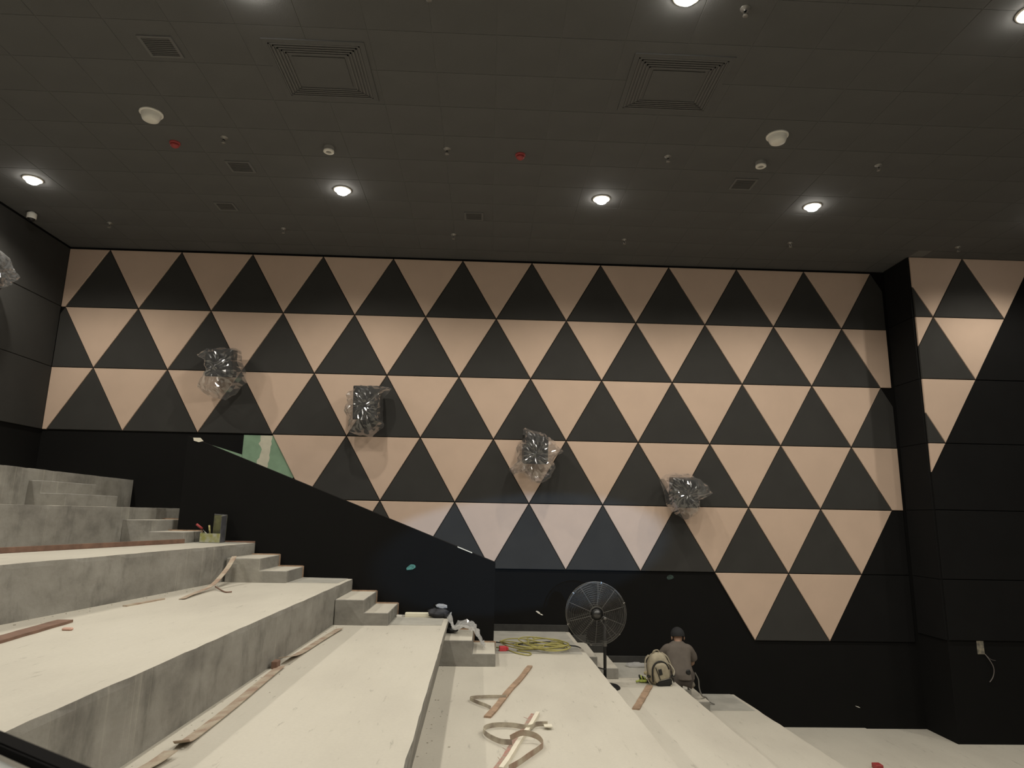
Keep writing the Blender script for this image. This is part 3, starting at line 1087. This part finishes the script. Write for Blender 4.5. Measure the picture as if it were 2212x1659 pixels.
bc = tube('power_lead', smoothline([(.17, 9.93, zt + .012), (.45, 9.78, zt + .014), (.72, 9.7, zt + .05), (.95, 9.66, zt + .07), (1.18, 9.72, zt + .02), (1.30, 9.66, zt + .014), (1.36, 9.6, zt - .02), (1.42, 9.54, zt - .12), (1.52, 9.46, zt - .20), (1.628, 9.335, zt - .21)], 6), .008, M_BLKC, None, 6)
tag(bc, 'black power lead running from the cable coil to the fan', 'cable')

# --- boards and straps on the middle tier
b1 = plank('wooden_batten', (.052, 6.36, zt), (.57, 8.42, zt), .062, .018, M_PLY, None, .006)
tag(b1, 'bare wooden batten lying on the middle tier below the cable coil', 'plank')
st = ribbon('packing_strap', [(.24, 6.98, zt + .025), (.05, 6.97, zt + .025), (-.11, 6.92, zt + .025), (-.06, 6.80, zt + .025), (.03, 6.68, zt + .025), (.085, 6.60, zt + .022)], .016, .003, (0, 0, 1), mat('dull_strap', (.30, .25, .20), .6, col2=(.55, .50, .40), scale=12), None)
tag(st, 'curled packing strap at the side of the bare batten', 'strap')
b2 = empty('broken_lath', (.32, 5.8, zt), 'broken lath, white on one half and torn pink on the other', 'plank')
def lath(off, w, h, m, nm):
    a, b = V((.118 - .32 + off, 5.1 - 5.8, 0)), V((.485 - .32 + off, 6.46 - 5.8, 0))
    return plank(nm, a, b, w, h, m, b2, .004)
lath(.028, .034, .03, M_CREAM, 'painted_half')
lath(-.012, .042, .014, M_PINK, 'torn_half')
for k in range(6):
    y = -.5 + k * .2
    x = .10 + (y + .7) / 1.36 * .367 - .32 + .118 - .13
    tube('splinter', [(x, y, .012), (x - .015 - .012 * (k % 3), y + .03, .02)], .002, M_PINK, b2, 4)
s1 = ribbon('plywood_strip', [(.565, 6.10, zt + .03), (.47, 6.09, zt + .03), (.40, 6.0, zt + .03), (.25, 6.06, zt + .03), (.10, 6.05, zt + .03), (.02, 5.95, zt + .03), (.05, 5.80, zt + .03), (.15, 5.65, zt + .03), (.24, 5.56, zt + .05)], .02, .003, (0, 0, 1), MATS['dull_strap'])
tag(s1, 'thin curled strip crossing over the broken lath', 'strap')
s2 = ribbon('plywood_strip', [(.23, 5.66, zt + .05), (.33, 5.72, zt + .07), (.44, 5.71, zt + .05), (.485, 5.60, zt + .03), (.44, 5.48, zt + .03), (.36, 5.34, zt + .03), (.27, 5.18, zt + .03), (.2, 5.08, zt + .03)], .022, .003, (0, 0, 1), M_PLYD)
tag(s2, 'bent brown veneer strip looping right of the broken lath', 'strap')
tg = box('paper_tag', (.53, 6.03, zt + .02), (.60, 6.10, zt + .03), M_CREAM, None, .002, Matrix.Identity(4))
tag(tg, 'cream paper tag at the end of the curled strip', 'tag')
b4 = plank('wooden_batten', (1.81, 8.34, -2.2), (2.25, 9.47, -2.2), .085, .016, M_PLY)
tag(b4, 'bare wooden batten leading up to the backpack', 'plank')

# --- veneer strips and boards along the riser feet
za = -1.312
for pts, lab in (
    ([(-1.675, 4.10, za + .05), (-1.69, 4.25, za + .012), (-1.70, 4.9, za + .008), (-1.72, 5.5, za + .01), (-1.74, 6.15, za + .012)], 'pale stained veneer strip along the foot of the second riser'),
    ([(-1.745, 6.24, za + .07), (-1.74, 6.35, za + .05), (-1.73, 6.7, za + .012), (-1.70, 7.4, za + .01), (-1.655, 8.12, za + .014)], 'curled veneer strip at the foot of the riser near the steps'),
    ([(-1.73, 3.6, za + .03), (-1.70, 3.85, za + .02), (-1.675, 3.98, za + .035)], 'short veneer offcut at the lower picture edge')):
    tag(ribbon('veneer_strip', pts, .042, .005, (1, 0, .15), M_PLYD), lab, 'plank')
tag(box('wood_offcut', (-1.805, 6.10, za), (-1.755, 6.2, za + .06), M_BRWN, None, .004), 'small brown wood offcut between the two veneer strips', 'offcut')
zb_ = -.868
tag(ribbon('veneer_strip', [(-3.0, 7.0, zb_ + .008), (-3.03, 7.3, zb_ + .02), (-3.05, 7.65, zb_ + .03), (-3.06, 7.95, zb_ + .07), (-3.09, 8.35, zb_ + .19), (-3.125, 8.66, zb_ + .32)], .03, .005, [(1, 0, .1)] * 6, M_PLYD), 'bent veneer strip leaning up against the upper aisle steps', 'plank')
tag(tube('twig', smoothline([(-3.03, 7.9, zb_ + .035), (-2.88, 7.72, zb_ + .01), (-2.80, 7.62, zb_ + .008), (-2.74, 7.62, zb_ + .012)], 5), .008, M_BRWN, None, 5), 'thin dark stick beside the leaning veneer strip', 'stick')
tag(plank('brown_board', (-3.16, 4.3, zb_), (-3.25, 5.55, zb_), .12, .02, M_BRWN), 'dark brown board at the left picture edge under the riser', 'plank')
tag(box('soap_scrap', (-.035, -.02, 0), (.035, .02, .02), mat('pale_pink', (.6, .36, .28), .6), None, .008, Matrix.Translation((-3.015, 5.19, zb_))), 'small pale pink scrap on the second tier at left', 'scrap')
tag(plank('scrap_lath', (-3.27, 6.45, zb_), (-3.18, 7.0, zb_), .04, .012, M_PLYD), 'grey scrap lath half buried in dust at a riser foot', 'plank')
tag(box('long_board', (-.012, -1.85, 0), (.012, 1.85, .055), M_BRWN, None, .003, Matrix.Translation((-4.35, 7.35, -.424)) @ Matrix.Rotation(R(-11.5), 4, 'Z')), 'long reddish brown board on edge along the upper tier', 'plank')
tag(box('wood_shim', (-3.63, 9.60, -.424), (-3.20, 9.618, -.40), M_BRWN, None, .002), 'thin reddish shim by the cut canister', 'offcut')

# --- loose dust and crumbs
bm = bmesh.new()
rr = random.Random(9)
def crumb(x, y, z, s):
    r = bmesh.ops.create_icosphere(bm, subdivisions=0 + 1, radius=s)
    for w in r['verts']:
        w.co = V((w.co.x * rr.uniform(.7, 1.6) + x, w.co.y * rr.uniform(.7, 1.6) + y, w.co.z * .6 + z + s * .3))
for k in range(110):
    y = rr.uniform(3.6, 8.4)
    ti = rr.choice((3, 4, 2))
    xr = front_x(ti + 1, y) + abs(rr.gauss(.05, .07)) + (-.05 if ti == 2 else 0.02)
    crumb(xr, y, TIERS[ti][0], rr.uniform(.003, .009))
cr = from_bm('debris_crumbs', bm, None, mat('grey_rubble', (.50, .47, .40), .95))
tag(cr, 'scattered grey cement crumbs along the riser feet', 'rubble', kind='stuff')

# --- cut canister with tools
def canister():
    t = empty('cut_canister', (-3.735, 9.47, -.424), 'black plastic canister cut open, splashed yellow, with tools inside', 'canister')
    w, d, hb, hf = .135, .10, .37, .125
    Mp = mat('paint_splashed_plastic', (.30, .30, .10), .7, col2=(.42, .42, .33), scale=16)
    bm = bmesh.new()
    def wl_(lo, hi, zl, zr=None):
        vs = bm_box(bm, lo, hi)
        return vs
    box('floor_plate', (-w, -d, 0), (w, d, .008), M_BLKPL, t)
    box('front_wall', (-w, -d, .008), (w, -d + .008, hf), Mp, t, .002)
    box('back_wall', (-w + .09, d - .008, .008), (w, d, hb), mat('grey_smeared_plastic', (.05, .05, .045), .5, col2=(.16, .16, .07), scale=7), t, .002)
    box('side_wall', (w - .008, -d + .008, .008), (w, d - .008, hb - .01), mat('scuffed_black_plastic', (.10, .10, .11), .4, var=.3, scale=12), t, .002)
    box('side_wall', (-w, -d + .008, .008), (-w + .008, d - .008, hf + .01), Mp, t, .002)
    tube('rim', [(w - .004, -d, hb - .012), (w - .004, d - .004, hb), (-w + .09, d - .004, hb + .01)], .006, mat('grey_rim', (.2, .2, .2), .4), t, 6)
    bm.free()
    s = empty('screwdriver', (-3.80, 9.45, -.40), 'red handled screwdriver sticking out of the canister', 'screwdriver')
    tube('handle', [(-.155, -.02, .22), (-.075, -.01, .16)], .016, M_RED, s, 10)
    tube('shaft', [(-.08, -.01, .165), (.04, 0, .04)], .004, M_CHROME, s, 8)
    b = empty('paint_brush', (-3.76, 9.46, -.40), 'yellow stained brush standing in the cut canister', 'brush')
    tube('handle', [(-.035, .0, .21), (-.01, 0, .08)], .013, mat('stained_brush_handle', (.42, .38, .16), .6, var=.4, scale=40), b, 8)
    box('bristles', (-.02, -.012, .01), (.02, .012, .09), M_BLKPL, b, .003)
canister()

# --- foam bar, black cloth, plastic sheet by the parapet
tag(box('foam_bar', (-1.03, 9.12, za), (-.57, 9.19, za + .06), mat('cream_foam', (.80, .76, .60), .7), None, .014, None, 2), 'cream foam bar lying by the parapet above the middle steps', 'foam')
tag(box('foam_scrap', (-1.14, 9.1, za), (-1.07, 9.16, za + .03), M_WHITE, None, .01, None, 2), 'small grey foam scrap left of the foam bar', 'scrap')

def blob(name, c, s, m, seed, amp=.3, flat=False, sub=3):
    bm = bmesh.new()
    bmesh.ops.create_icosphere(bm, subdivisions=sub, radius=1)
    for v in bm.verts:
        q = v.co.copy()
        n = noise.noise_vector(q * 1.8 + V((seed * 3.1, seed, 0)))
        n2 = noise.noise_vector(q * 4.5 + V((seed, 0, seed * 2.3)))
        q += n * amp + n2 * amp * .4
        v.co = V((q.x * s[0], q.y * s[1], max(q.z, -.8) * s[2])) + V(c)
    return from_bm(name, bm, None, m, not flat)
tag(blob('black_cloth', (-.595, 9.09, za + .058), (.135, .06, .066), mat('dark_grey_cloth', (.03, .03, .034), .7), 2, .45), 'crumpled dark grey cloth at the right end of the foam bar', 'cloth')
tag(blob('film_scrap', (-.55, 9.10, za + .15), (.07, .035, .03), M_SHEET, 4, .6, True, 2), 'wad of clear film on top of the dark cloth', 'plastic scrap')
# sheet draped down the steps
def sheet():
    path = [(-.44, 9.02, za + .03), (-.42, 9.0, za - .02), (-.37, 8.98, za - .10), (-.28, 8.98, -1.756 + .37), (-.14, 8.96, -1.756 + .36), (-.08, 8.93, -1.756 + .30), (-.02, 8.86, -1.756 + .20), (.01, 8.80, -1.756 + .165)]
    P = [q - V((0, .08, 0)) for q in smoothline(path, 5)]
    bm = bmesh.new()
    rows = []
    for i, p in enumerate(P):
        u = i / (len(P) - 1)
        wd = .09 + .14 * math.sin(PI * min(1, u * .95 + .05)) + .02
        row = []
        for j in range(11):
            s = (j / 10 - .5) * 2
            q = p + V((0, s * wd, .02 * math.cos(s * 2.1 + u * 9)))
            n = noise.noise_vector(V((u * 9, s * 3, 1.7)))
            row.append(bm.verts.new(q + V((n.x * .05, n.y * .03, abs(n.z) * .10))))
        rows.append(row)
    for A, B in zip(rows, rows[1:]):
        for k in range(10):
            bm.faces.new((A[k], A[k + 1], B[k + 1]))
            bm.faces.new((A[k], B[k + 1], B[k]))
    o = from_bm('plastic_sheet', bm, None, M_SHEET)
    return tag(o, 'crumpled clear plastic sheet draped down the middle aisle steps', 'plastic sheet')
sheet()
tag(blob('black_rag', (-.40, 8.93, -1.756 + .325), (.08, .06, .03), M_BLKPL, 6, .35), 'black rag under the draped plastic sheet', 'rag')

# --- things by the worker
tag(blob('film_scrap', (2.33, 10.62, -2.17), (.17, .10, .04), M_SHEET, 8, .5, True, 2), 'crumpled clear film by the wall behind the backpack', 'plastic scrap')
tag(tube('yellow_stick', [(2.33, 10.1, -2.17), (2.52, 10.2, -2.14)], .02, mat('dull_yellow', (.5, .42, .2), .6), None, 8), 'short yellow stick poking out behind the backpack', 'stick')
gl = empty('work_glove', (2.20, 9.66, -2.2), 'lime green and black work glove left of the backpack', 'glove')
Mlime = mat('lime_rubber', (.48, .56, .12), .6, var=.3, scale=30)
box('palm', (-.05, -.04, .01), (.05, .04, .05), Mlime, gl, .018, None, 2)
for k in range(4):
    tube('finger', [(-.03 + k * .022, -.02, .045), (-.05 + k * .02, -.03, .08), (-.05 + k * .022, -.01, .10 - .01 * k)], .012, Mlime if k % 2 else M_BLKPL, gl, 7)
tube('thumb', [(-.045, -.02, .03), (-.10, -.03, .02)], .013, Mlime, gl, 7)
box('cuff', (.045, -.035, .005), (.10, .035, .04), M_BLKPL, gl, .012, None, 2)

# --- backpack
def backpack():
    t = empty('backpack', (2.42, 9.60, -2.2), 'beige canvas backpack with black trim beside the crouching worker', 'backpack')
    t.rotation_euler = (R(8), R(-9), R(6))
    t.scale = (.93, .93, .87)
    Mc = mat('beige_canvas', (.42, .37, .27), .85, var=.15, scale=12, bump=.4, bscale=30)
    Mk = mat('black_webbing', (.015, .015, .014), .7)
    def puff(nm, c, s, m, e=3.2, taper=0.0, amp=.012, seed=1, parent=t):
        bm = bmesh.new()
        bmesh.ops.create_uvsphere(bm, u_segments=28, v_segments=18, radius=1)
        for v in bm.verts:
            d = v.co.normalized()
            k = (abs(d.x) ** e + abs(d.y) ** e + abs(d.z) ** e) ** (-1 / e)
            q = d * k
            w = 1 - taper * max(0, q.z) ** 1.5
            n = noise.noise_vector(q * 2.3 + V((seed, 0, 0))) * amp
            v.co = V((q.x * s[0] * w, q.y * s[1] * (1 - taper * .5 * max(0, q.z)), q.z * s[2])) + n + V(c)
        return from_bm(nm, bm, parent, m, True)
    puff('body', (0, 0, .245), (.17, .11, .245), Mc, 3.0, .35)
    puff('front_pocket', (0, -.105, .215), (.115, .04, .15), Mc, 4, .25, .005, 2)
    puff('bottom_pocket', (.03, -.105, .06), (.115, .05, .06), Mk, 4, 0, .004, 3)
    bm = bmesh.new()
    arc = [(-.135, -.115, .10), (-.135, -.12, .22), (-.115, -.118, .32), (-.06, -.108, .375), (.02, -.106, .385), (.09, -.112, .34), (.125, -.118, .25)]
    tube_into(bm, smoothline(arc, 5), .011, 7)
    from_bm('zip_band', bm, t, Mk, True)
    tube('pocket_zip', smoothline([(-.085, -.148, .33), (-.06, -.152, .23), (-.035, -.152, .13)], 4), .006, Mk, t, 6)
    box('label_patch', (-.02, -.154, .20), (.03, -.143, .29), M_BLKPL, t, .003, Matrix.Rotation(R(-6), 4, 'Y'))
    tube('reflective_strip', [(-.06, -.156, .115), (.12, -.152, .125)], .006, M_WIRE, t, 6)
    tube('top_handle', smoothline([(-.05, .02, .47), (-.03, .0, .52), (.03, .0, .52), (.05, .02, .47)], 5), .010, Mc, t, 7)
    ribbon('shoulder_strap', [(-.10, .05, .45), (-.17, .02, .40), (-.20, -.02, .25), (-.185, -.03, .12), (-.14, -.05, .02)], .022, .012, (.3, 1, 0), Mc, t)
    ribbon('shoulder_strap', [(.10, .05, .45), (.17, .02, .38), (.20, -.02, .26), (.205, -.04, .18), (.19, -.03, .08), (.16, -.05, .015)], .022, .012, (.3, 1, 0), Mc, t)
    ribbon('side_strap', [(.14, -.07, .33), (.185, -.09, .27), (.205, -.10, .20), (.185, -.10, .14)], .016, .006, (0, 1, 0), M_CREAM, t)
    box('buckle', (.165, -.115, .12), (.205, -.085, .15), M_BLKPL, t, .004)
    box('buckle', (-.195, -.08, .16), (-.15, -.04, .19), M_BLKPL, t, .004)
    tube('compression_strap', [(.15, -.1, .14), (.19, -.08, .02)], .009, Mk, t, 6)
    tube('hanging_strap', smoothline([(.0, -.15, .02), (.03, -.17, .006), (.09, -.17, .006), (.12, -.15, .02)], 4), .008, Mc, t, 6)
backpack()

# --- crouching worker seen from behind
def skinned(name, verts, edges, radii, m, parent=None, root=0, sub=2, flat=None):
    me = bpy.data.meshes.new(name)
    me.from_pydata([tuple(v) for v in verts], edges, [])
    o = link(name, me, parent, m)
    md = o.modifiers.new('skin', 'SKIN')
    md.use_smooth_shade = True
    for i, r in enumerate(radii):
        sv = me.skin_vertices[0].data[i]
        sv.radius = r if isinstance(r, tuple) else (r, r)
        sv.use_root = (i == root)
    sb = o.modifiers.new('sub', 'SUBSURF')
    sb.levels = sub
    sb.render_levels = sub
    return o

def worker():
    ox, oy, oz = 2.835, 9.98, -2.351
    t = empty('person', (ox, oy, oz), 'person in a brown T-shirt and cap kneeling on the steps, back turned', 'person')
    Ms = mat('skin', (.36, .22, .15), .6, var=.06, scale=10)
    Mshirt = mat('brown_tshirt', (.125, .105, .088), .9, var=.12, scale=6, bump=.5, bscale=9)
    Mpants = mat('brown_work_trousers', (.085, .070, .060), .9, var=.2, scale=8, bump=.4, bscale=12)
    # joints, relative to the kneeling spot (x right, y away from the viewer, z up)
    J = dict(pel=(.0, .04, .14), bel=(-.005, .10, .30), che=(.0, .17, .44), upc=(.015, .235, .535), nek=(.03, .265, .575), hd0=(.04, .30, .60), hd1=(.045, .325, .665), hd2=(.045, .33, .715),
             shl=(-.155, .21, .478), ell=(-.225, .31, .29), wrl=(-.10, .52, .22), pml=(-.06, .57, .20),
             shr=(.165, .21, .478), elr=(.24, .26, .29), wrr=(.14, .49, .22), pmr=(.10, .55, .20),
             hpl=(-.10, .05, .13), knl=(-.17, .40, .10), anl=(-.09, .0, .075), tol=(-.07, -.05, .02),
             hpr=(.10, .05, .13), knr=(.15, .43, .12), anr=(.125, .0, .09), tor=(.13, -.045, .02))
    names = list(J)
    idx = {n: i for i, n in enumerate(names)}
    Rd = dict(pel=(.12, .10), bel=(.11, .08), che=(.11, .075), upc=(.075, .055), nek=.048, hd0=.062, hd1=(.082, .09), hd2=(.06, .066),
              shl=.046, ell=.042, wrl=.028, pml=(.038, .02), shr=.046, elr=.042, wrr=.028, pmr=(.038, .02),
              hpl=.085, knl=.058, anl=.04, tol=.03, hpr=.085, knr=.058, anr=.04, tor=.03)
    E = [('pel', 'bel'), ('bel', 'che'), ('che', 'upc'), ('upc', 'nek'), ('nek', 'hd0'), ('hd0', 'hd1'), ('hd1', 'hd2'),
         ('upc', 'shl'), ('shl', 'ell'), ('ell', 'wrl'), ('wrl', 'pml'), ('upc', 'shr'), ('shr', 'elr'), ('elr', 'wrr'), ('wrr', 'pmr'),
         ('pel', 'hpl'), ('hpl', 'knl'), ('knl', 'anl'), ('anl', 'tol'), ('pel', 'hpr'), ('hpr', 'knr'), ('knr', 'anr'), ('anr', 'tor')]
    verts = [V(J[n]) for n in names]
    edges = [(idx[a], idx[b]) for a, b in E]
    radii = [Rd[n] for n in names]
    # five fingers per hand rooted in the palm, curled forward
    for s, pm, wr_ in ((-1, 'pml', 'wrl'), (1, 'pmr', 'wrr')):
        p = V(J[pm])
        d = (p - V(J[wr_])).normalized()
        sd = d.cross(V((0, 0, 1))).normalized()
        for k in range(4):
            a = p + sd * (k - 1.5) * .02 + d * .02
            L = (.05, .058, .055, .043)[k]
            b = a + d * L * .6 + V((0, 0, -.012))
            c = b + d * L * .25 + V((0, 0, -.035))
            i0 = len(verts)
            verts += [a, b, c]
            radii += [.010, .0095, .008]
            edges += [(idx[pm], i0), (i0, i0 + 1), (i0 + 1, i0 + 2)]
        a = p - d * .02 - sd * .035 * s
        b = a + d * .03 - sd * .012 * s + V((0, 0, -.015))
        i0 = len(verts)
        verts += [a, b]
        radii += [.012, .010]
        edges += [(idx[pm], i0), (i0, i0 + 1)]
    body = skinned('body', verts, edges, radii, Ms, t, idx['pel'])
    # ears and nose on the head
    for s in (-1, 1):
        bm = bmesh.new()
        bmesh.ops.create_uvsphere(bm, u_segments=12, v_segments=8, radius=1)
        for v in bm.verts:
            v.co = V((v.co.x * .011, v.co.y * .020, v.co.z * .031)) + V((.045 + s * .090, .310, .632))
        from_bm('ear', bm, t, Ms, True)
    bm = bmesh.new()
    bmesh.ops.create_cone(bm, cap_ends=True, segments=8, radius1=.02, radius2=.006, depth=.04)
    bmesh.ops.rotate(bm, verts=bm.verts, cent=(0, 0, 0), matrix=Matrix.Rotation(R(-70), 3, 'X'))
    bmesh.ops.translate(bm, verts=bm.verts, vec=(.045, .42, .63))
    from_bm('nose', bm, t, Ms, True)
    for s in (-1, 1):
        lathe('eye', [(0, -.01), (.008, -.006), (.01, 0), (.008, .006), (0, .01)], mat('eye_dark', (.03, .02, .015), .3), t, 10, (.045 + s * .032, .405, .66))
    box('mouth', (.02, .405, .592), (.07, .414, .599), mat('lip', (.25, .10, .08), .5), t, .002)
    # cap / close dark hair covering the skull
    bm = bmesh.new()
    bmesh.ops.create_uvsphere(bm, u_segments=24, v_segments=16, radius=1)
    bmesh.ops.bisect_plane(bm, geom=bm.verts[:] + bm.edges[:] + bm.faces[:], plane_co=(0, -.1, -.28), plane_no=(0, .25, 1), clear_inner=True)
    for v in bm.verts:
        v.co = V((v.co.x * .100, v.co.y * .112, v.co.z * .108)) + V((.045, .325, .678))
    from_bm('cap', bm, t, mat('dark_cap_cloth', (.016, .016, .018), .85), True)
    # T-shirt: one skin over trunk and upper arms, slightly larger than the body
    bm = bmesh.new()
    rings = []
    for (cx_, cy_, cz_, a_, b_) in ((.03, .035, .125, .155, .13), (.02, .05, .20, .165, .125), (.005, .10, .30, .16, .115), (.0, .15, .40, .172, .112),
                                    (.005, .195, .48, .186, .108), (.012, .222, .54, .158, .10), (.02, .245, .575, .105, .085), (.028, .26, .60, .066, .066)):
        row = []
        for k in range(28):
            an = k * 2 * PI / 28
            c_, s_ = math.cos(an), math.sin(an)
            e_ = 2 / 2.5
            fold = 1 + .03 * math.sin(an * 5 + cz_ * 23)
            row.append(bm.verts.new((cx_ + a_ * fold * math.copysign(abs(c_) ** e_, c_), cy_ + b_ * fold * math.copysign(abs(s_) ** e_, s_), cz_)))
        rings.append(row)
    for A, B in zip(rings, rings[1:]):
        for k in range(28):
            bm.faces.new((A[k], A[(k + 1) % 28], B[(k + 1) % 28], B[k]))
    bm.faces.new(rings[0][::-1])
    bm.faces.new(rings[-1])
    tube_into(bm, smoothline([(-.10, .20, .505), (-.165, .21, .482), (-.205, .24, .42), (-.222, .275, .345)], 4), .07, 16, rad=[.07 + .006 * math.sin(k * .8) for k in range(13)])
    tube_into(bm, smoothline([(.11, .20, .505), (.175, .205, .482), (.215, .225, .42), (.235, .255, .345)], 4), .07, 16, rad=[.07 + .006 * math.sin(k * .8) for k in range(13)])
    sh = from_bm('t_shirt', bm, t, Mshirt, True)
    rm = sh.modifiers.new('fuse', 'REMESH')
    rm.mode = 'VOXEL'
    rm.voxel_size = .011
    rm.use_smooth_shade = True
    sm = sh.modifiers.new('relax', 'SMOOTH')
    sm.factor = .5
    sm.iterations = 6
    # trousers
    TV = [V((.0, .05, .15)), V((-.10, .06, .13)), V((-.17, .40, .105)), V((-.095, .05, .085)), V((.10, .06, .13)), V((.15, .43, .125)), V((.115, .05, .09))]
    skinned('trousers', TV, [(0, 1), (1, 2), (2, 3), (0, 4), (4, 5), (5, 6)], [(.135, .115), .105, .074, .055, .105, .074, .055], Mpants, t, 0)
    # shoes, toes propped on the step
    for a, b, m in (('anl', 'tol', M_BLKPL), ('anr', 'tor', mat('grey_brown_shoe', (.16, .14, .11), .8))):
        A, B = V(J[a]), V(J[b])
        up = V((0, 0, 1))
        skinned('shoe', [A + V((0, -.01, .01)), A * .5 + B * .5 + V((0, -.02, 0)), B + V((0, -.005, .022)), B + V((0, .05, .018))], [(0, 1), (1, 2), (2, 3)], [(.05, .045), (.052, .04), (.05, .028), (.04, .02)], m, t, 0)
    # printed dark patch on the shirt back
    blobm = bmesh.new()
    bmesh.ops.create_uvsphere(blobm, u_segments=12, v_segments=8, radius=1)
    for v in blobm.verts:
        v.co = V((v.co.x * .035, v.co.y * .012, v.co.z * .04)) + V((.075, -.062, .235))
    from_bm('shirt_patch', blobm, t, M_BLKPL, True)
    return t
worker()
tag(tube('tool_lead', smoothline([(3.03, 10.0, -2.14), (3.09, 10.05, -2.24), (3.10, 10.05, -2.36), (3.14, 10.05, -2.46), (3.22, 10.15, -2.50), (3.32, 10.3, -2.60), (3.40, 10.32, -2.635)], 6), .010, mat('grey_lead', (.22, .21, .19), .5), None, 6), 'grey tool lead trailing down the steps right of the worker', 'cable')
tag(box('paper_packet', (2.83, 9.94, -2.352), (2.90, 9.965, -2.275), M_WHITE, None, .004, None), 'white packet under the kneeling worker', 'packet')
tag(box('red_box', (5.09, 9.16, ZF), (5.19, 9.27, ZF + .06), M_RED, None, .006), 'red box on the lowest floor at the lower picture edge', 'box')

# --- black handrail in the near left corner
def handrail():
    t = empty('handrail', (-1.0, 1.1, -1.312), 'blurred black handrail with a pale infill panel in the near corner', 'handrail')
    a, b = V((-.735, 1.05, -.31)) - t.location, V((-.36, .795, -.31)) - t.location
    d = (b - a).normalized()
    a2, b2 = a - d * .5, b + d * .1
    s = d.cross(V((0, 0, 1))).normalized()
    bm = bmesh.new()
    for p in (a2, b2):
        for q in (-.013, .013):
            for z in (-.004, .010):
                bm.verts.new(p + s * q + V((0, 0, z)))
    bmesh.ops.convex_hull(bm, input=bm.verts)
    bmesh.ops.bevel(bm, geom=bm.edges[:], offset=.005, segments=2, affect='EDGES')
    from_bm('rail', bm, t, mat('matte_black_paint', (.004, .0035, .0035), .9, spec=.1))
    for p in (a2 + d * .05, b2 - d * .05):
        tube('post', [V((p.x, p.y, 0)), p - V((0, 0, .015))], .02, M_BLKPL, t, 10)
    bm = bmesh.new()
    for p in (a2 + d * .09, b2 - d * .09):
        for q, z in ((.016, -.006), (.016, -.018), (.32, -.06), (.32, -.072)):
            bm.verts.new(p + s * q + V((0, 0, z)))
    bmesh.ops.convex_hull(bm, input=bm.verts)
    from_bm('infill_panel', bm, t, mat('pale_infill', (.55, .57, .54), .5))
handrail()


# --- added lamp, unseen behind the viewer, casting the cool patch on lower panels
def added_cool_lamp():
    loc = V((2.35, -1.6, -2.2))
    hz_ = 2.25
    t = empty('added_cool_lamp', loc, 'unseen cool lamp added on a tall tripod behind the viewer', 'lamp')
    for k in range(3):
        a = k * 2 * PI / 3
        tube('leg', [(.45 * math.cos(a), .45 * math.sin(a), .01), (0, 0, .9)], .012, M_BLKPL, t, 6)
    tube('mast', [(0, 0, .85), (0, 0, hz_ - .05)], .014, M_BLKPL, t, 8)
    aim = V((.5, D, -.55)) - (loc + V((0, 0, hz_)))
    q = aim.to_track_quat('-Z', 'Y')
    Mx = Matrix.Translation((0, 0, hz_)) @ q.to_matrix().to_4x4()
    box('housing', (-.11, -.08, -.02), (.11, .08, .06), M_BLKPL, t, .01, Mx)
    box('lens', (-.09, -.06, -.026), (.09, .06, -.021), mat('cool_lamp_lens', (1, 1, 1), .3, emis=(.5, .75, 1), estr=3), t, 0, Mx)
    ld = bpy.data.lights.new('added_cool_beam', 'SPOT')
    ld.energy = ADDED_LAMP_POWER
    ld.color = (.30, .58, 1.0)
    ld.spot_size = R(24)
    ld.spot_blend = .30
    ld.shadow_soft_size = .02
    lo = bpy.data.objects.new('added_cool_beam', ld)
    C.objects.link(lo)
    lo.parent = t
    lo.location = V((0, 0, hz_)) + aim.normalized() * .04
    lo.rotation_euler = (q @ Matrix.Rotation(R(7), 3, 'Z').to_quaternion()).to_euler()
    lo.scale = (1, .36, 1)
added_cool_lamp()
